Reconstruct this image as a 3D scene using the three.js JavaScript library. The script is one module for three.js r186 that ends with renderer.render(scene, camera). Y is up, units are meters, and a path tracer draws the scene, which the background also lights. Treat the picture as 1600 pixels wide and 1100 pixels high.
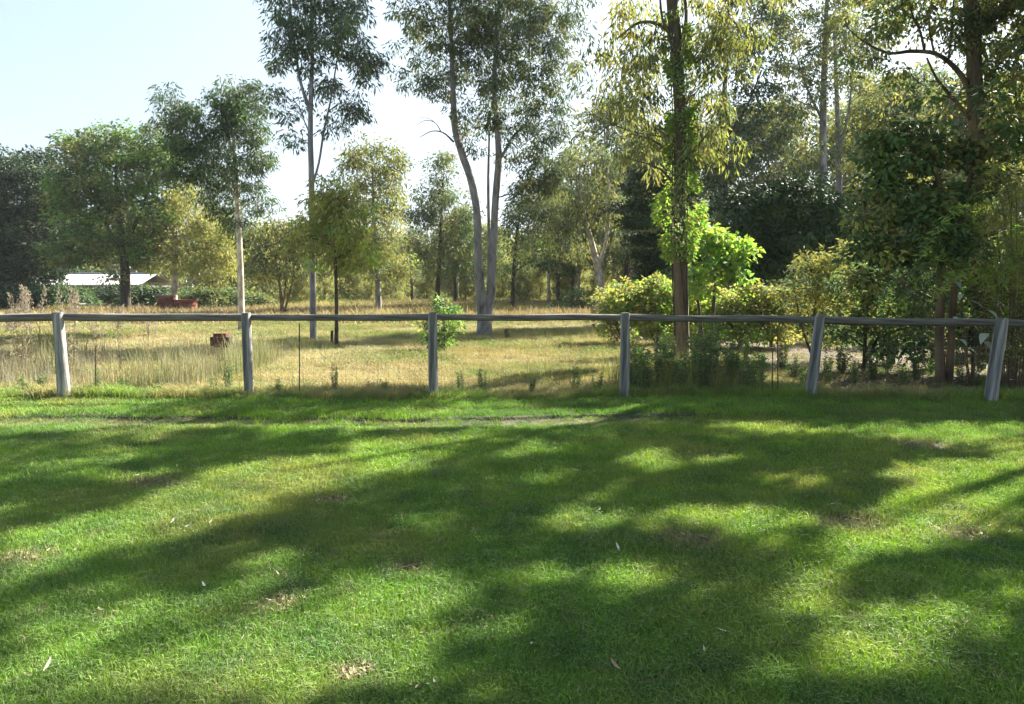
import * as THREE from 'three';
import { ImprovedNoise } from 'three/addons/math/ImprovedNoise.js';

// ---------------------------------------------------------------- camera, sky, sun, exposure
const scene = new THREE.Scene();
const EYE = 1.6, FPX = 1250, PITCH = Math.atan(105 / FPX);            // focal length in photo pixels (1600 wide), horizon at row 445
const camera = new THREE.PerspectiveCamera(2 * Math.atan(550 / FPX) * 180 / Math.PI, 1600 / 1100, 0.1, 2000);
camera.position.set(0, EYE, 0);
camera.rotation.set(-PITCH, 0, 0);
const renderer = new THREE.WebGLRenderer({ antialias: true });
renderer.setSize(1024, 704);
renderer.toneMapping = THREE.LinearToneMapping;
renderer.toneMappingExposure = 5.6;
renderer.shadowMap.enabled = true;
const SUN_AZ = 47 * Math.PI / 180, SUN_EL = 37 * Math.PI / 180;       // to the right of the view, behind the trees
const SUN = new THREE.Vector3(Math.sin(SUN_AZ) * Math.cos(SUN_EL), Math.sin(SUN_EL), -Math.cos(SUN_AZ) * Math.cos(SUN_EL));
const sun = new THREE.DirectionalLight(new THREE.Color(1, 0.93, 0.8), 5);
sun.position.copy(SUN).multiplyScalar(120);
sun.castShadow = true;
sun.shadow.radius = 0.9;
Object.assign(sun.shadow.camera, { left: -70, right: 70, top: 70, bottom: -70, near: 1, far: 300 });
sun.shadow.mapSize.set(4096, 4096);
scene.add(sun, sun.target);
{
  // hazy clear sky: pale blue, whiter towards the horizon and in the wide glow round the sun
  const W = 512, H = 256, data = new Float32Array(W * H * 4);
  const v = new THREE.Vector3(), smoothUp = u => { const t = Math.min(1, Math.max(0, (u - 0.15) / 0.7)); return t * t * (3 - 2 * t); };
  for (let j = 0; j < H; j++) for (let i = 0; i < W; i++) {
    const el = ((j + 0.5) / H - 0.5) * Math.PI, az = ((i + 0.5) / W - 0.5) * 2 * Math.PI;
    v.set(Math.cos(el) * Math.cos(az), Math.sin(el), Math.cos(el) * Math.sin(az));
    const up = Math.max(0, v.y), low = Math.pow(1 - up, 5);
    const a = Math.acos(THREE.MathUtils.clamp(v.dot(SUN), -1, 1));
    const glow = 0.40 * Math.exp(-Math.pow(a / 0.92, 2)) + 0.5 * Math.exp(-a / 0.16);
    const k = (j * W + i) * 4;
    const air = 1 - 0.5 * smoothUp(up);                               // clear air: the sky darkens towards the zenith
    data[k] = (0.073 + 0.11 * low) * air + glow * 0.62;
    data[k + 1] = (0.118 + 0.085 * low) * air + glow * 0.605;
    data[k + 2] = (0.163 + 0.06 * low) * air + glow * 0.59;
    data[k + 3] = 1;
  }
  const sky = new THREE.DataTexture(data, W, H, THREE.RGBAFormat, THREE.FloatType);
  sky.mapping = THREE.EquirectangularReflectionMapping;
  sky.magFilter = THREE.LinearFilter; sky.minFilter = THREE.LinearFilter; sky.needsUpdate = true;
  scene.background = sky; scene.environment = sky;
}

// ---------------------------------------------------------------- helpers
function mulberry(a) { return () => { a |= 0; a = a + 0x6D2B79F5 | 0; let t = Math.imul(a ^ a >>> 15, 1 | a); t = t + Math.imul(t ^ t >>> 7, 61 | t) ^ t; return ((t ^ t >>> 14) >>> 0) / 4294967296; }; }
let rnd = mulberry(7);
const R = (a, b) => a + (b - a) * rnd();
const noise = new ImprovedNoise();
const N = (x, y, s = 0) => noise.noise(x, y, s + 0.37);
const V = (x, y, z) => new THREE.Vector3(x, y, z);
const clamp = THREE.MathUtils.clamp, smooth = THREE.MathUtils.smoothstep;
const cp = Math.cos(PITCH), sp = Math.sin(PITCH);
function P(px, py, D) {                                               // the point seen at a photo pixel that lies D metres in front of the camera
  const a = (px - 800) / FPX, b = (550 - py) / FPX;
  const t = D / (cp + b * sp);
  return V(a * t, EYE + t * (b * cp - sp), -D);
}
function toPixel(p) {
  const y = p.y - EYE, d = -p.z * cp - y * sp, h = y * cp - p.z * sp;
  return [800 + FPX * p.x / d, 550 - FPX * h / d];
}
const used = {};
function numbered(n) { if (!(n in used)) { used[n] = 0; return n; } used[n]++; return n + '_' + String(used[n]).padStart(3, '0'); }
function tag(o, label, category, group, kind) {
  o.userData.label = label; o.userData.category = category;
  if (group) o.userData.group = group;
  if (kind) o.userData.kind = kind;
  return o;
}
function thing(name, label, category, x = 0, y = 0, z = 0, group) {
  const g = new THREE.Group(); g.name = numbered(name); g.position.set(x, y, z); scene.add(g);
  return tag(g, label, category, group);
}
function part(parent, name, geo, mat) {
  const m = new THREE.Mesh(geo, mat); m.name = name; m.castShadow = m.receiveShadow = true; parent.add(m); return m;
}
function copyOf(o, label, x, y, z, turn, s) {
  const base = o.name.replace(/_\d{3}$/, ''), c = o.clone();
  c.name = numbered(base); scene.add(c);
  c.position.set(x, y, z); c.rotation.y = turn; c.scale.setScalar(s);
  c.userData = { ...o.userData }; if (label) c.userData.label = label;
  return c;
}

// ground: nearly level, a low broken turf edge before the fence
const edgeZ = x => -9.5 + 0.07 * N(x * 0.5, 3.1) + 0.05 * N(x * 1.9, 8.2);
function ground(x, z) {
  const d = -z;
  let h = 0.05 * N(x * 0.25, z * 0.25) + 0.016 * N(x * 1.1, z * 1.1, 4) + 0.006 * N(x * 4, z * 4, 9);
  const fade = 1 - smooth(x, 1.5, 5);
  h += 0.035 * smooth(d, -edgeZ(x) - 0.02, -edgeZ(x) + 0.03) * fade - 0.03 * smooth(d, 9.6, 11) * fade;
  h += 0.09 * smooth(d, 12, 40) * N(x * 0.12, z * 0.12, 2);
  h -= 0.03 * Math.exp(-(Math.pow((d - 9.15) / 0.22, 2))) * fade;
  return h;
}

// ---------------------------------------------------------------- geometry buffers
class Buf {
  constructor() { this.p = []; this.n = []; this.u = []; this.c = []; this.i = []; }
  get count() { return this.p.length / 3; }
  geo() {
    const g = new THREE.BufferGeometry();
    g.setAttribute('position', new THREE.Float32BufferAttribute(this.p, 3));
    if (this.n.length) g.setAttribute('normal', new THREE.Float32BufferAttribute(this.n, 3));
    if (this.u.length) g.setAttribute('uv', new THREE.Float32BufferAttribute(this.u, 2));
    if (this.c.length) g.setAttribute('color', new THREE.Float32BufferAttribute(this.c, 3));
    g.setIndex(this.i); return g;
  }
}
// a bent tapering limb; pts: Vector3[], rad: number[]
function limb(b, pts, rad, sides = 7, per = 4, rough = 0.06, cap = false) {
  const n = pts.length > 2 ? (pts.length - 1) * per : Math.max(1, per >> 1);
  const curve = pts.length > 2 ? new THREE.CatmullRomCurve3(pts, false, 'centripetal') : null;
  const at = t => {
    if (!curve) return pts[0].clone().lerp(pts[1], t);
    return curve.getPoint(t);
  };
  let prev = at(0), side = null, len = 0; const start = b.count; const seed = pts[0].x * 3.1 + pts[0].y;
  for (let k = 0; k <= n; k++) {
    const t = k / n, c = at(t), q = at(Math.min(1, t + 0.01)).sub(at(Math.max(0, t - 0.01))).normalize();
    if (!side) side = Math.abs(q.y) > 0.9 ? V(1, 0, 0) : V(0, 1, 0);
    side.addScaledVector(q, -side.dot(q)).normalize();
    const other = q.clone().cross(side);
    const f = t * (rad.length - 1), lo = Math.floor(f), r = lo >= rad.length - 1 ? rad[rad.length - 1] : rad[lo] + (rad[lo + 1] - rad[lo]) * (f - lo);
    len += c.distanceTo(prev); prev = c;
    for (let s = 0; s <= sides; s++) {
      const a = s / sides * Math.PI * 2, aa = s === sides ? 0 : a;
      const rr = r * (1 + rough * 2 * N(Math.cos(aa) * 1.3 + seed, Math.sin(aa) * 1.3, len * 1.5));
      const dx = Math.cos(a), dy = Math.sin(a);
      const nx = side.x * dx + other.x * dy, ny = side.y * dx + other.y * dy, nz = side.z * dx + other.z * dy;
      b.p.push(c.x + nx * rr, c.y + ny * rr, c.z + nz * rr); b.n.push(nx, ny, nz); b.u.push(s / sides * Math.max(0.15, r * 6.28), len);
    }
  }
  for (let k = 0; k < n; k++) for (let s = 0; s < sides; s++) {
    const a = start + k * (sides + 1) + s, c = a + sides + 1;
    b.i.push(a, a + 1, c, c, a + 1, c + 1);
  }
  if (cap) for (const e of [0, n]) {
    const q = at(e / n), m = b.count, dir = at(1).sub(at(0)).normalize().multiplyScalar(e ? 1 : -1);
    b.p.push(q.x, q.y, q.z); b.n.push(dir.x, dir.y, dir.z); b.u.push(0.1, 0.1);
    for (let s = 0; s < sides; s++) {
      const a = start + e * (sides + 1) + s; const w = b.count;
      for (const id of [a, a + 1]) { b.p.push(b.p[id * 3], b.p[id * 3 + 1], b.p[id * 3 + 2]); b.n.push(dir.x, dir.y, dir.z); b.u.push(0.1, 0.1); }
      e ? b.i.push(m, w, w + 1) : b.i.push(m, w + 1, w);
    }
  }
}
function twig(b, a, c, r) {
  const q = c.clone().sub(a).normalize(), s = Math.abs(q.y) > 0.9 ? V(1, 0, 0) : V(0, 1, 0);
  s.addScaledVector(q, -s.dot(q)).normalize(); const o = q.clone().cross(s), k = b.count;
  for (const [e, rr] of [[a, r], [c, r * 0.4]]) for (let j = 0; j < 3; j++) {
    const t = j * 2.094, nx = s.x * Math.cos(t) + o.x * Math.sin(t), ny = s.y * Math.cos(t) + o.y * Math.sin(t), nz = s.z * Math.cos(t) + o.z * Math.sin(t);
    b.p.push(e.x + nx * rr, e.y + ny * rr, e.z + nz * rr); b.n.push(nx, ny, nz); b.u.push(j * 0.05, e === a ? 0 : 0.5);
  }
  for (let j = 0; j < 3; j++) { const l = (j + 1) % 3; b.i.push(k + j, k + l, k + 3 + j, k + 3 + j, k + l, k + 3 + l); }
}
// one leaf: a folded lozenge
const _s = V(), _n = V(), _d = V();
function leaf(b, x, y, z, dx, dy, dz, L, w, col) {
  _d.set(dx, dy, dz).normalize();
  _s.set(rnd() - 0.5, rnd() - 0.5, rnd() - 0.5); _s.addScaledVector(_d, -_s.dot(_d)).normalize(); _n.crossVectors(_d, _s);
  const k = b.count, m = L * 0.42, f = w * 0.25;
  b.p.push(x, y, z,
    x + _d.x * m + _s.x * w / 2 + _n.x * f, y + _d.y * m + _s.y * w / 2 + _n.y * f, z + _d.z * m + _s.z * w / 2 + _n.z * f,
    x + _d.x * L, y + _d.y * L, z + _d.z * L,
    x + _d.x * m - _s.x * w / 2 + _n.x * f, y + _d.y * m - _s.y * w / 2 + _n.y * f, z + _d.z * m - _s.z * w / 2 + _n.z * f);
  for (let j = 0; j < 4; j++) b.c.push(col[0], col[1], col[2]);
  b.i.push(k, k + 1, k + 2, k, k + 2, k + 3);
}
const tint = (c, j) => { const f = 1 + R(-j, j); return [c[0] * f * (1 + R(-0.12, 0.12)), c[1] * f, c[2] * f * (1 + R(-0.15, 0.15))]; };

// ---------------------------------------------------------------- materials
function noiseTex(w, h, fn, srgb = true) {
  const d = new Uint8Array(w * h * 4);
  for (let y = 0; y < h; y++) for (let x = 0; x < w; x++) { const c = fn(x, y), k = (y * w + x) * 4; d[k] = clamp(c[0], 0, 1) * 255; d[k + 1] = clamp(c[1], 0, 1) * 255; d[k + 2] = clamp(c[2], 0, 1) * 255; d[k + 3] = 255; }
  const t = new THREE.DataTexture(d, w, h); t.wrapS = t.wrapT = THREE.RepeatWrapping; t.magFilter = THREE.LinearFilter; t.minFilter = THREE.LinearMipmapLinearFilter; t.generateMipmaps = true;
  if (srgb) t.colorSpace = THREE.SRGBColorSpace; t.needsUpdate = true; return t;
}
const tile = (x, y, w, h, fx, fy, s) => {                              // periodic noise
  const u = x / w, v = y / h, a = (p, q) => N(p * fx, q * fy, s);
  return (a(u, v) * (1 - u) + a(u - 1, v) * u) * (1 - v) + (a(u, v - 1) * (1 - u) + a(u - 1, v - 1) * u) * v;
};
const barkTex = (light, dark, fx, fy, s) => noiseTex(192, 384, (x, y) => {
  const f = clamp(0.5 + 0.8 * tile(x, y, 192, 384, fx, fy, s) + 0.5 * tile(x, y, 192, 384, fx * 3, fy * 2.5, s + 5) + 0.25 * tile(x, y, 192, 384, fx * 9, fy * 9, s + 8), 0, 1);
  return [0, 1, 2].map(i => dark[i] + (light[i] - dark[i]) * f);
});
const barkBump = (fx, fy, s) => noiseTex(192, 384, (x, y) => { const f = 0.5 + 0.6 * tile(x, y, 192, 384, fx, fy, s) + 0.4 * tile(x, y, 192, 384, fx * 3, fy * 2.5, s + 5); return [f, f, f]; }, false);
const bump1 = barkBump(9, 3, 1), bump2 = barkBump(14, 2, 2);
const bark = (map, bump, bs) => new THREE.MeshStandardMaterial({ map, bumpMap: bump, bumpScale: bs, roughness: 0.9 });
const M = {
  gum: bark(barkTex([0.63, 0.62, 0.63], [0.32, 0.31, 0.32], 5, 2, 11), bump1, 0.006),
  pale: bark(barkTex([0.86, 0.83, 0.77], [0.50, 0.45, 0.40], 5, 3, 21), bump1, 0.006),
  brown: bark(barkTex([0.50, 0.45, 0.37], [0.25, 0.21, 0.17], 12, 2, 31), bump2, 0.015),
  tan: bark(barkTex([0.52, 0.44, 0.34], [0.32, 0.26, 0.20], 6, 2, 41), bump1, 0.006),
  dark: bark(barkTex([0.34, 0.30, 0.26], [0.14, 0.12, 0.10], 10, 3, 51), bump2, 0.015),
  timber: bark(barkTex([0.78, 0.77, 0.76], [0.33, 0.32, 0.31], 16, 1, 61), bump2, 0.008),
  rail: bark(barkTex([0.56, 0.54, 0.51], [0.22, 0.20, 0.18], 16, 1, 65), bump2, 0.008),
  dryLeaf: new THREE.MeshStandardMaterial({ color: new THREE.Color().setRGB(0.42, 0.34, 0.24), roughness: 0.8, side: THREE.DoubleSide }),
  wire: new THREE.MeshStandardMaterial({ color: new THREE.Color().setRGB(0.25, 0.24, 0.23), roughness: 0.5, metalness: 0.7 }),
};
const leafMat = (through, rough) => new THREE.MeshPhysicalMaterial({ vertexColors: true, side: THREE.DoubleSide, roughness: rough, transmission: through, thickness: 0 });
M.leaf = leafMat(0.36, 1);
M.leafThin = leafMat(0.52, 1);
M.leafGloss = new THREE.MeshStandardMaterial({ vertexColors: true, side: THREE.DoubleSide, roughness: 0.72 });
M.grass = new THREE.MeshPhysicalMaterial({ color: 0xffffff, side: THREE.DoubleSide, roughness: 1, transmission: 0.4, thickness: 0 });
M.straw = new THREE.MeshPhysicalMaterial({ color: 0xffffff, side: THREE.DoubleSide, roughness: 1, transmission: 0.3, thickness: 0 });
// leaf colours (linear, reflected plus transmitted)
const C = {
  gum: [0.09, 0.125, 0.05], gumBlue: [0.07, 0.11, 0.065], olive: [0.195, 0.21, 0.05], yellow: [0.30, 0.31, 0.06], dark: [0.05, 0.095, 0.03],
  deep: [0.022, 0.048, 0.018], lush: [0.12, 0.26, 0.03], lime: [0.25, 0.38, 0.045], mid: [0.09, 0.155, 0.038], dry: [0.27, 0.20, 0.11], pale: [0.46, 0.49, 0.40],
};

// ---------------------------------------------------------------- where sun reaches the lawn in the photograph (photo pixels: x, y, half width, half height, turn)
const SUNNY = [
  [60, 660, 380, 20, 0], [640, 656, 420, 14, 0], [480, 742, 175, 30, -0.13], [170, 826, 230, 24, -0.23], [50, 897, 90, 22, -0.2], [330, 770, 160, 30, -0.25],
  [590, 958, 90, 48, -0.3], [440, 1020, 115, 45, -0.2], [50, 1030, 75, 60, 0], [250, 1078, 270, 34, 0], [392, 905, 62, 22, -0.3], [560, 1060, 120, 40, 0],
  [780, 716, 55, 13, 0], [995, 736, 62, 20, 0], [905, 824, 50, 16, 0], [985, 912, 60, 26, 0], [850, 918, 50, 14, 0], [700, 690, 60, 8, 0], [1170, 675, 90, 12, 0],
  [1130, 826, 120, 24, 0.1], [1500, 682, 130, 20, 0], [1440, 825, 170, 62, -0.35], [1585, 770, 45, 80, 0], [1235, 945, 70, 42, -0.4], [1400, 1040, 170, 70, -0.15],
  [1530, 960, 110, 36, -0.35], [1440, 745, 60, 14, 0], [1180, 1085, 90, 22, 0], [760, 1000, 40, 16, 0], [640, 830, 40, 14, 0],
];
function lit(px0, py0) {
  let s = 0;
  const px = px0 + 55 * N(px0 * 0.011, py0 * 0.03, 140) + 26 * N(px0 * 0.03, py0 * 0.08, 143), py = py0 + 20 * N(px0 * 0.012, py0 * 0.03, 146) + 9 * N(px0 * 0.035, py0 * 0.09, 149);
  const al = px0 * 0.97 - py0 * 0.24, ac = px0 * 0.24 + py0 * 0.97;
  s = 0.88 * smooth(N(al * 0.0075, ac * 0.05, 152) + 0.5 * N(al * 0.02, ac * 0.1, 155), 0.24, 0.44);   // stray gaps, drawn out along the sun's bearing
  for (const [cx, cy, rx, ry, a] of SUNNY) {
    const x = px - cx, y = py - cy, u = (x * Math.cos(a) + y * Math.sin(a)) / rx, v = (-x * Math.sin(a) + y * Math.cos(a)) / ry;
    s = Math.max(s, 1 - smooth(Math.sqrt(u * u + v * v), 0.85, 1.25));
  }
  return s;
}
// true where a spray of leaves may hang: trees beyond the frame leave open the gaps through which the sun falls on the lawn
function shades(p) {
  const t = p.y / SUN.y, q = V(p.x - SUN.x * t, 0, p.z - SUN.z * t);
  if (q.z > -2.9 || q.z < -10.6) return true;
  const [px, py] = toPixel(q);
  if (px < -60 || px > 1680) return true;
  return rnd() > lit(px, py) * 1.02;
}

// ---------------------------------------------------------------- trees
// o: { D, bark, trunk: [[px, py, r] ...], limbs: [[[px, py, r, dz] ...] ...], clumps: [[px, py, rx, ry, density, dz] ...], leaf: { L, w, droop, n, R, cols, mat } }
const DENSE = 1.92, _p = V();
function foliage(wood, leaves, c, r, k, lf, filter, twigs = true) {
  const nSpray = Math.max(3, Math.round(DENSE * k * Math.PI * r.x * r.y / (lf.R * lf.R * 3)));
  for (let s = 0; s < nSpray; s++) {
    let x, y, z, q; do { x = R(-1, 1); y = R(-1, 1); z = R(-1, 1); q = Math.sqrt(x * x + y * y + z * z); } while (q > 1);
    const f = (q > 0 ? Math.pow(q, 0.75) / q : 1) * (rnd() < 0.14 ? R(1.1, 1.5) : 1);
    const pos = V(c.x + x * f * r.x * (1 + R(-0.15, 0.25)), c.y + y * f * r.y * (1 + R(-0.15, 0.25)), c.z + z * f * r.z);
    if (pos.y < 0.1 + lf.R * 0.4 || (filter && !filter(pos))) continue;
    if (twigs) twig(wood, c.clone().lerp(pos, R(0.15, 0.5)), pos, 0.004 + 0.003 * rnd());
    const col = tint(lf.cols[Math.floor(rnd() * lf.cols.length)], 0.22);
    const rs = lf.R * R(0.7, 1.25), flat = lf.flat || 0.75, n = Math.round(lf.n * R(0.6, 1.4));
    for (let j = 0; j < n; j++) {
      let a, b, e; do { a = R(-1, 1); b = R(-1, 1); e = R(-1, 1); } while (a * a + b * b + e * e > 1);
      const out = 1 - lf.droop;
      if (filter && !filter(_p.set(pos.x + a * rs, pos.y + b * rs * flat, pos.z + e * rs))) continue;
      leaf(leaves, pos.x + a * rs, pos.y + b * rs * flat, pos.z + e * rs, (a + R(-0.6, 0.6)) * (0.35 + out), (b + R(-0.6, 0.6)) * out - lf.droop * R(0.5, 1.3), (e + R(-0.6, 0.6)) * (0.35 + out), lf.L * R(0.65, 1.3), lf.w * R(0.9, 1.6), tint(col, 0.18));
    }
  }
}
function tree(name, label, o, group) {
  const D = o.D, base = P(o.trunk[0][0], 445, D); base.y = ground(base.x, -D);
  const g = thing(name, label, o.category || 'tree', base.x, base.y, base.z, group);
  const wood = new Buf(), leaves = new Buf(), nodes = [];
  const loc = (px, py, dz = 0) => { const p = P(px, py, D).sub(base); p.z += dz; return p; };
  const add = (list, sides, per) => {
    const pts = list.map(([px, py, , dz]) => loc(px, py, dz || 0)), rad = list.map(l => l[2]);
    limb(wood, pts, rad, sides, per, o.rough ?? 0.07);
    pts.forEach((p, i) => { nodes.push([p, rad[i]]); if (i) for (const f of [0.33, 0.67]) nodes.push([pts[i - 1].clone().lerp(p, f), rad[i - 1] + (rad[i] - rad[i - 1]) * f]); });
  };
  const tp = o.trunk.slice(); tp[0] = [...tp[0]];
  const pts = tp.map(([px, py, , dz]) => loc(px, py, dz || 0)); pts[0].y = -0.12;
  const rad = tp.map(l => l[2]);
  if (o.flare !== 0) { pts.splice(1, 0, pts[0].clone().lerp(pts[1], 0.001).setY(0.25)); rad.splice(1, 0, rad[0]); rad[0] *= 1.35; }
  limb(wood, pts, rad, o.sides || 12, 5, o.rough ?? 0.07);
  pts.forEach((p, i) => { if (i > 1) for (const f of [0.25, 0.5, 0.75, 1]) nodes.push([pts[i - 1].clone().lerp(p, f), rad[i - 1] + (rad[i] - rad[i - 1]) * f]); });
  for (const l of o.limbs || []) add(l, 7, 4);
  const cl = o.clumps.map(([px, py, rx, ry, k = 1, dz]) => {
    const s = D / FPX, c = loc(px, py, dz ?? R(-0.5, 0.5) * rx * s * 1.4);
    return { c, r: V(rx * s, ry * s, Math.max(rx, ry) * s * (o.deep || 0.95)), k };
  });
  const lf = { L: 0.15, w: 0.03, droop: 0.6, n: 26, R: 0.32, cols: [C.gum], mat: M.leaf, ...o.leaf };
  cl.forEach(q => { q.d = Math.min(...nodes.map(([p]) => p.distanceTo(q.c))); });
  cl.sort((a, b) => a.d - b.d);
  for (const q of cl) {
    let best = null, bs = 1e9;
    for (const [p, r] of nodes) { const dist = p.distanceTo(q.c), s = dist + 2 * Math.max(0, p.y - q.c.y + 0.35 * dist); if (s < bs) { bs = s; best = [p, r]; } }
    if (best) {
      const a = best[0], m = a.clone().lerp(q.c, 0.5); m.y += R(-0.05, 0.12) * bs; m.x += R(-0.12, 0.12) * bs; m.z += R(-0.12, 0.12) * bs;
      const r0 = Math.min(best[1] * 0.75, 0.012 + 0.014 * a.distanceTo(q.c));
      limb(wood, [a, m, q.c], [r0, r0 * 0.7, r0 * 0.35], 5, 3, 0.1);
      nodes.push([m, r0 * 0.7], [q.c, r0 * 0.4]);
    }
    const off = p => o.filter(p.clone().add(base));
    foliage(wood, leaves, q.c, q.r, q.k * (o.k || 1), lf, o.filter ? off : null, o.twigs !== false);
  }
  part(g, 'trunk', wood.geo(), o.bark); part(g, 'crown', leaves.geo(), lf.mat);
  return g;
}
const gumLeaf = { L: 0.16, w: 0.032, droop: 0.62, n: 34, R: 0.25, cols: [C.gum, C.gum, C.gumBlue, C.olive], mat: M.leaf };
//SECTION setting
// ---------------------------------------------------------------- ground
const patch = (x, z) => N(x * 0.7, z * 0.7, 30) + 0.6 * N(x * 2.1, z * 2.1, 33) + 0.35 * N(x * 6, z * 6, 36);
{
  const rows = [];
  for (let z = 14; z > -2.5; z -= 1.5) rows.push(z);
  for (let z = -2.5; z > -9.25; z -= 0.09) rows.push(z);
  for (let z = -9.25; z > -9.75; z -= 0.02) rows.push(z);
  for (let z = -9.75; z > -14; z -= 0.1) rows.push(z);
  for (let z = -14, s = 0.2; z > -900; z -= s, s *= 1.05) rows.push(z);
  const cols = 321, b = new Buf();
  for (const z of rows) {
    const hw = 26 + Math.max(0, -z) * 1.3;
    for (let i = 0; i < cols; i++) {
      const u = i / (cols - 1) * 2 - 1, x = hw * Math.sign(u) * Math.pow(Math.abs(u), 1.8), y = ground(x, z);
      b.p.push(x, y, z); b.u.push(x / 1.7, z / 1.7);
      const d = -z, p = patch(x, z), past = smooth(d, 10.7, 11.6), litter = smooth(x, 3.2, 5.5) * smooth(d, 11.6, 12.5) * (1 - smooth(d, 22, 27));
      const lawn = [0.06 + 0.025 * p, 0.07 + 0.02 * p, 0.025], straw = [0.25 + 0.05 * p, 0.21 + 0.03 * p, 0.10], brown = [0.11 + 0.04 * p, 0.082 + 0.03 * p, 0.052];  // brown: leaf litter, darkened to paint in the shade under the trees
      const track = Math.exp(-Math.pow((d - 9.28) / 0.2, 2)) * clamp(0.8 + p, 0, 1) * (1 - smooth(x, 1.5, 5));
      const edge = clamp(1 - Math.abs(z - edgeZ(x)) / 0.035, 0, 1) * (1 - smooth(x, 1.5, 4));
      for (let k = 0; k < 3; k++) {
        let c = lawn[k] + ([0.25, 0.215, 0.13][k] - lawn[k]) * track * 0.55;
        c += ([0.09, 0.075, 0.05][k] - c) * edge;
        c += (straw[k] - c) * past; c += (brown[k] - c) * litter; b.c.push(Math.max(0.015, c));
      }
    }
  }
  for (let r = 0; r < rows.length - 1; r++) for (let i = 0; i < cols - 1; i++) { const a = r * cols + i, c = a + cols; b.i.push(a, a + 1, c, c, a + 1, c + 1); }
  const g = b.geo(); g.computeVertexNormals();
  const map = noiseTex(512, 512, (x, y) => { const f = 0.83 + 0.22 * tile(x, y, 512, 512, 40, 40, 70) + 0.25 * tile(x, y, 512, 512, 110, 110, 73) + 0.15 * tile(x, y, 512, 512, 9, 9, 76); return [f, f * (1 + 0.05 * tile(x, y, 512, 512, 12, 12, 79)), f * 0.97]; });
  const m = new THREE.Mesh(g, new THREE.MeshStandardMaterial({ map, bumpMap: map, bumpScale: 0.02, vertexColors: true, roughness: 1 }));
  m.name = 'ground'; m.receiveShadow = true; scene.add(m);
  tag(m, 'level ground of mown lawn and dry paddock beyond the fence', 'ground', null, 'structure');
}
// ---------------------------------------------------------------- grasses (nobody could count them)
function tuft(n, rad, h0, h1, w, lean, bend = 1) {
  const b = new Buf();
  for (let k = 0; k < n; k++) {
    const a = R(0, 6.283), q = rad * Math.sqrt(rnd()), x = Math.cos(a) * q, z = Math.sin(a) * q, t = R(0, 6.283), h = R(h0, h1), l = lean * R(0.2, 1.2) * h, ww = w * R(0.6, 1.3);
    const sx = Math.cos(t) * ww / 2, sz = Math.sin(t) * ww / 2, e = R(0, 6.283), lx = Math.cos(e) * l, lz = Math.sin(e) * l, i = b.count;
    if (bend) {
      b.p.push(x - sx, -0.01, z - sz, x + sx, -0.01, z + sz, x + lx * 0.35 - sx * 0.8, h * 0.6, z + lz * 0.35 - sz * 0.8, x + lx * 0.35 + sx * 0.8, h * 0.6, z + lz * 0.35 + sz * 0.8, x + lx, h * (1 - 0.25 * lean), z + lz);
      b.i.push(i, i + 1, i + 2, i + 2, i + 1, i + 3, i + 2, i + 3, i + 4);
    } else { b.p.push(x - sx, -0.01, z - sz, x + sx, -0.01, z + sz, x + lx, h, z + lz); b.i.push(i, i + 1, i + 2); }
  }
  return b.geo();
}
const _m = new THREE.Matrix4(), _q = new THREE.Quaternion(), _e = new THREE.Euler(), _c = new THREE.Color();
function scatter(name, label, category, geo, mat, spots, into) {
  const im = new THREE.InstancedMesh(geo, mat, spots.length); im.name = into ? 'grass_tufts' : numbered(name);
  spots.forEach(([x, z, s, c, sy], i) => {
    _q.setFromEuler(_e.set(R(-0.1, 0.1), R(0, 6.283), R(-0.1, 0.1)));
    _m.compose(V(x, ground(x, z), z), _q, V(s, s * (sy || 1), s)); im.setMatrixAt(i, _m); im.setColorAt(i, _c.setRGB(c[0], c[1], c[2]));
  });
  im.castShadow = im.receiveShadow = true;
  if (into) { im.userData.kind = 'stuff'; into.add(im); return im; }
  scene.add(im);
  return tag(im, label, category, null, 'stuff');
}
const mix = (a, b, t) => [0, 1, 2].map(i => a[i] + (b[i] - a[i]) * clamp(t, 0, 1));
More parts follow.
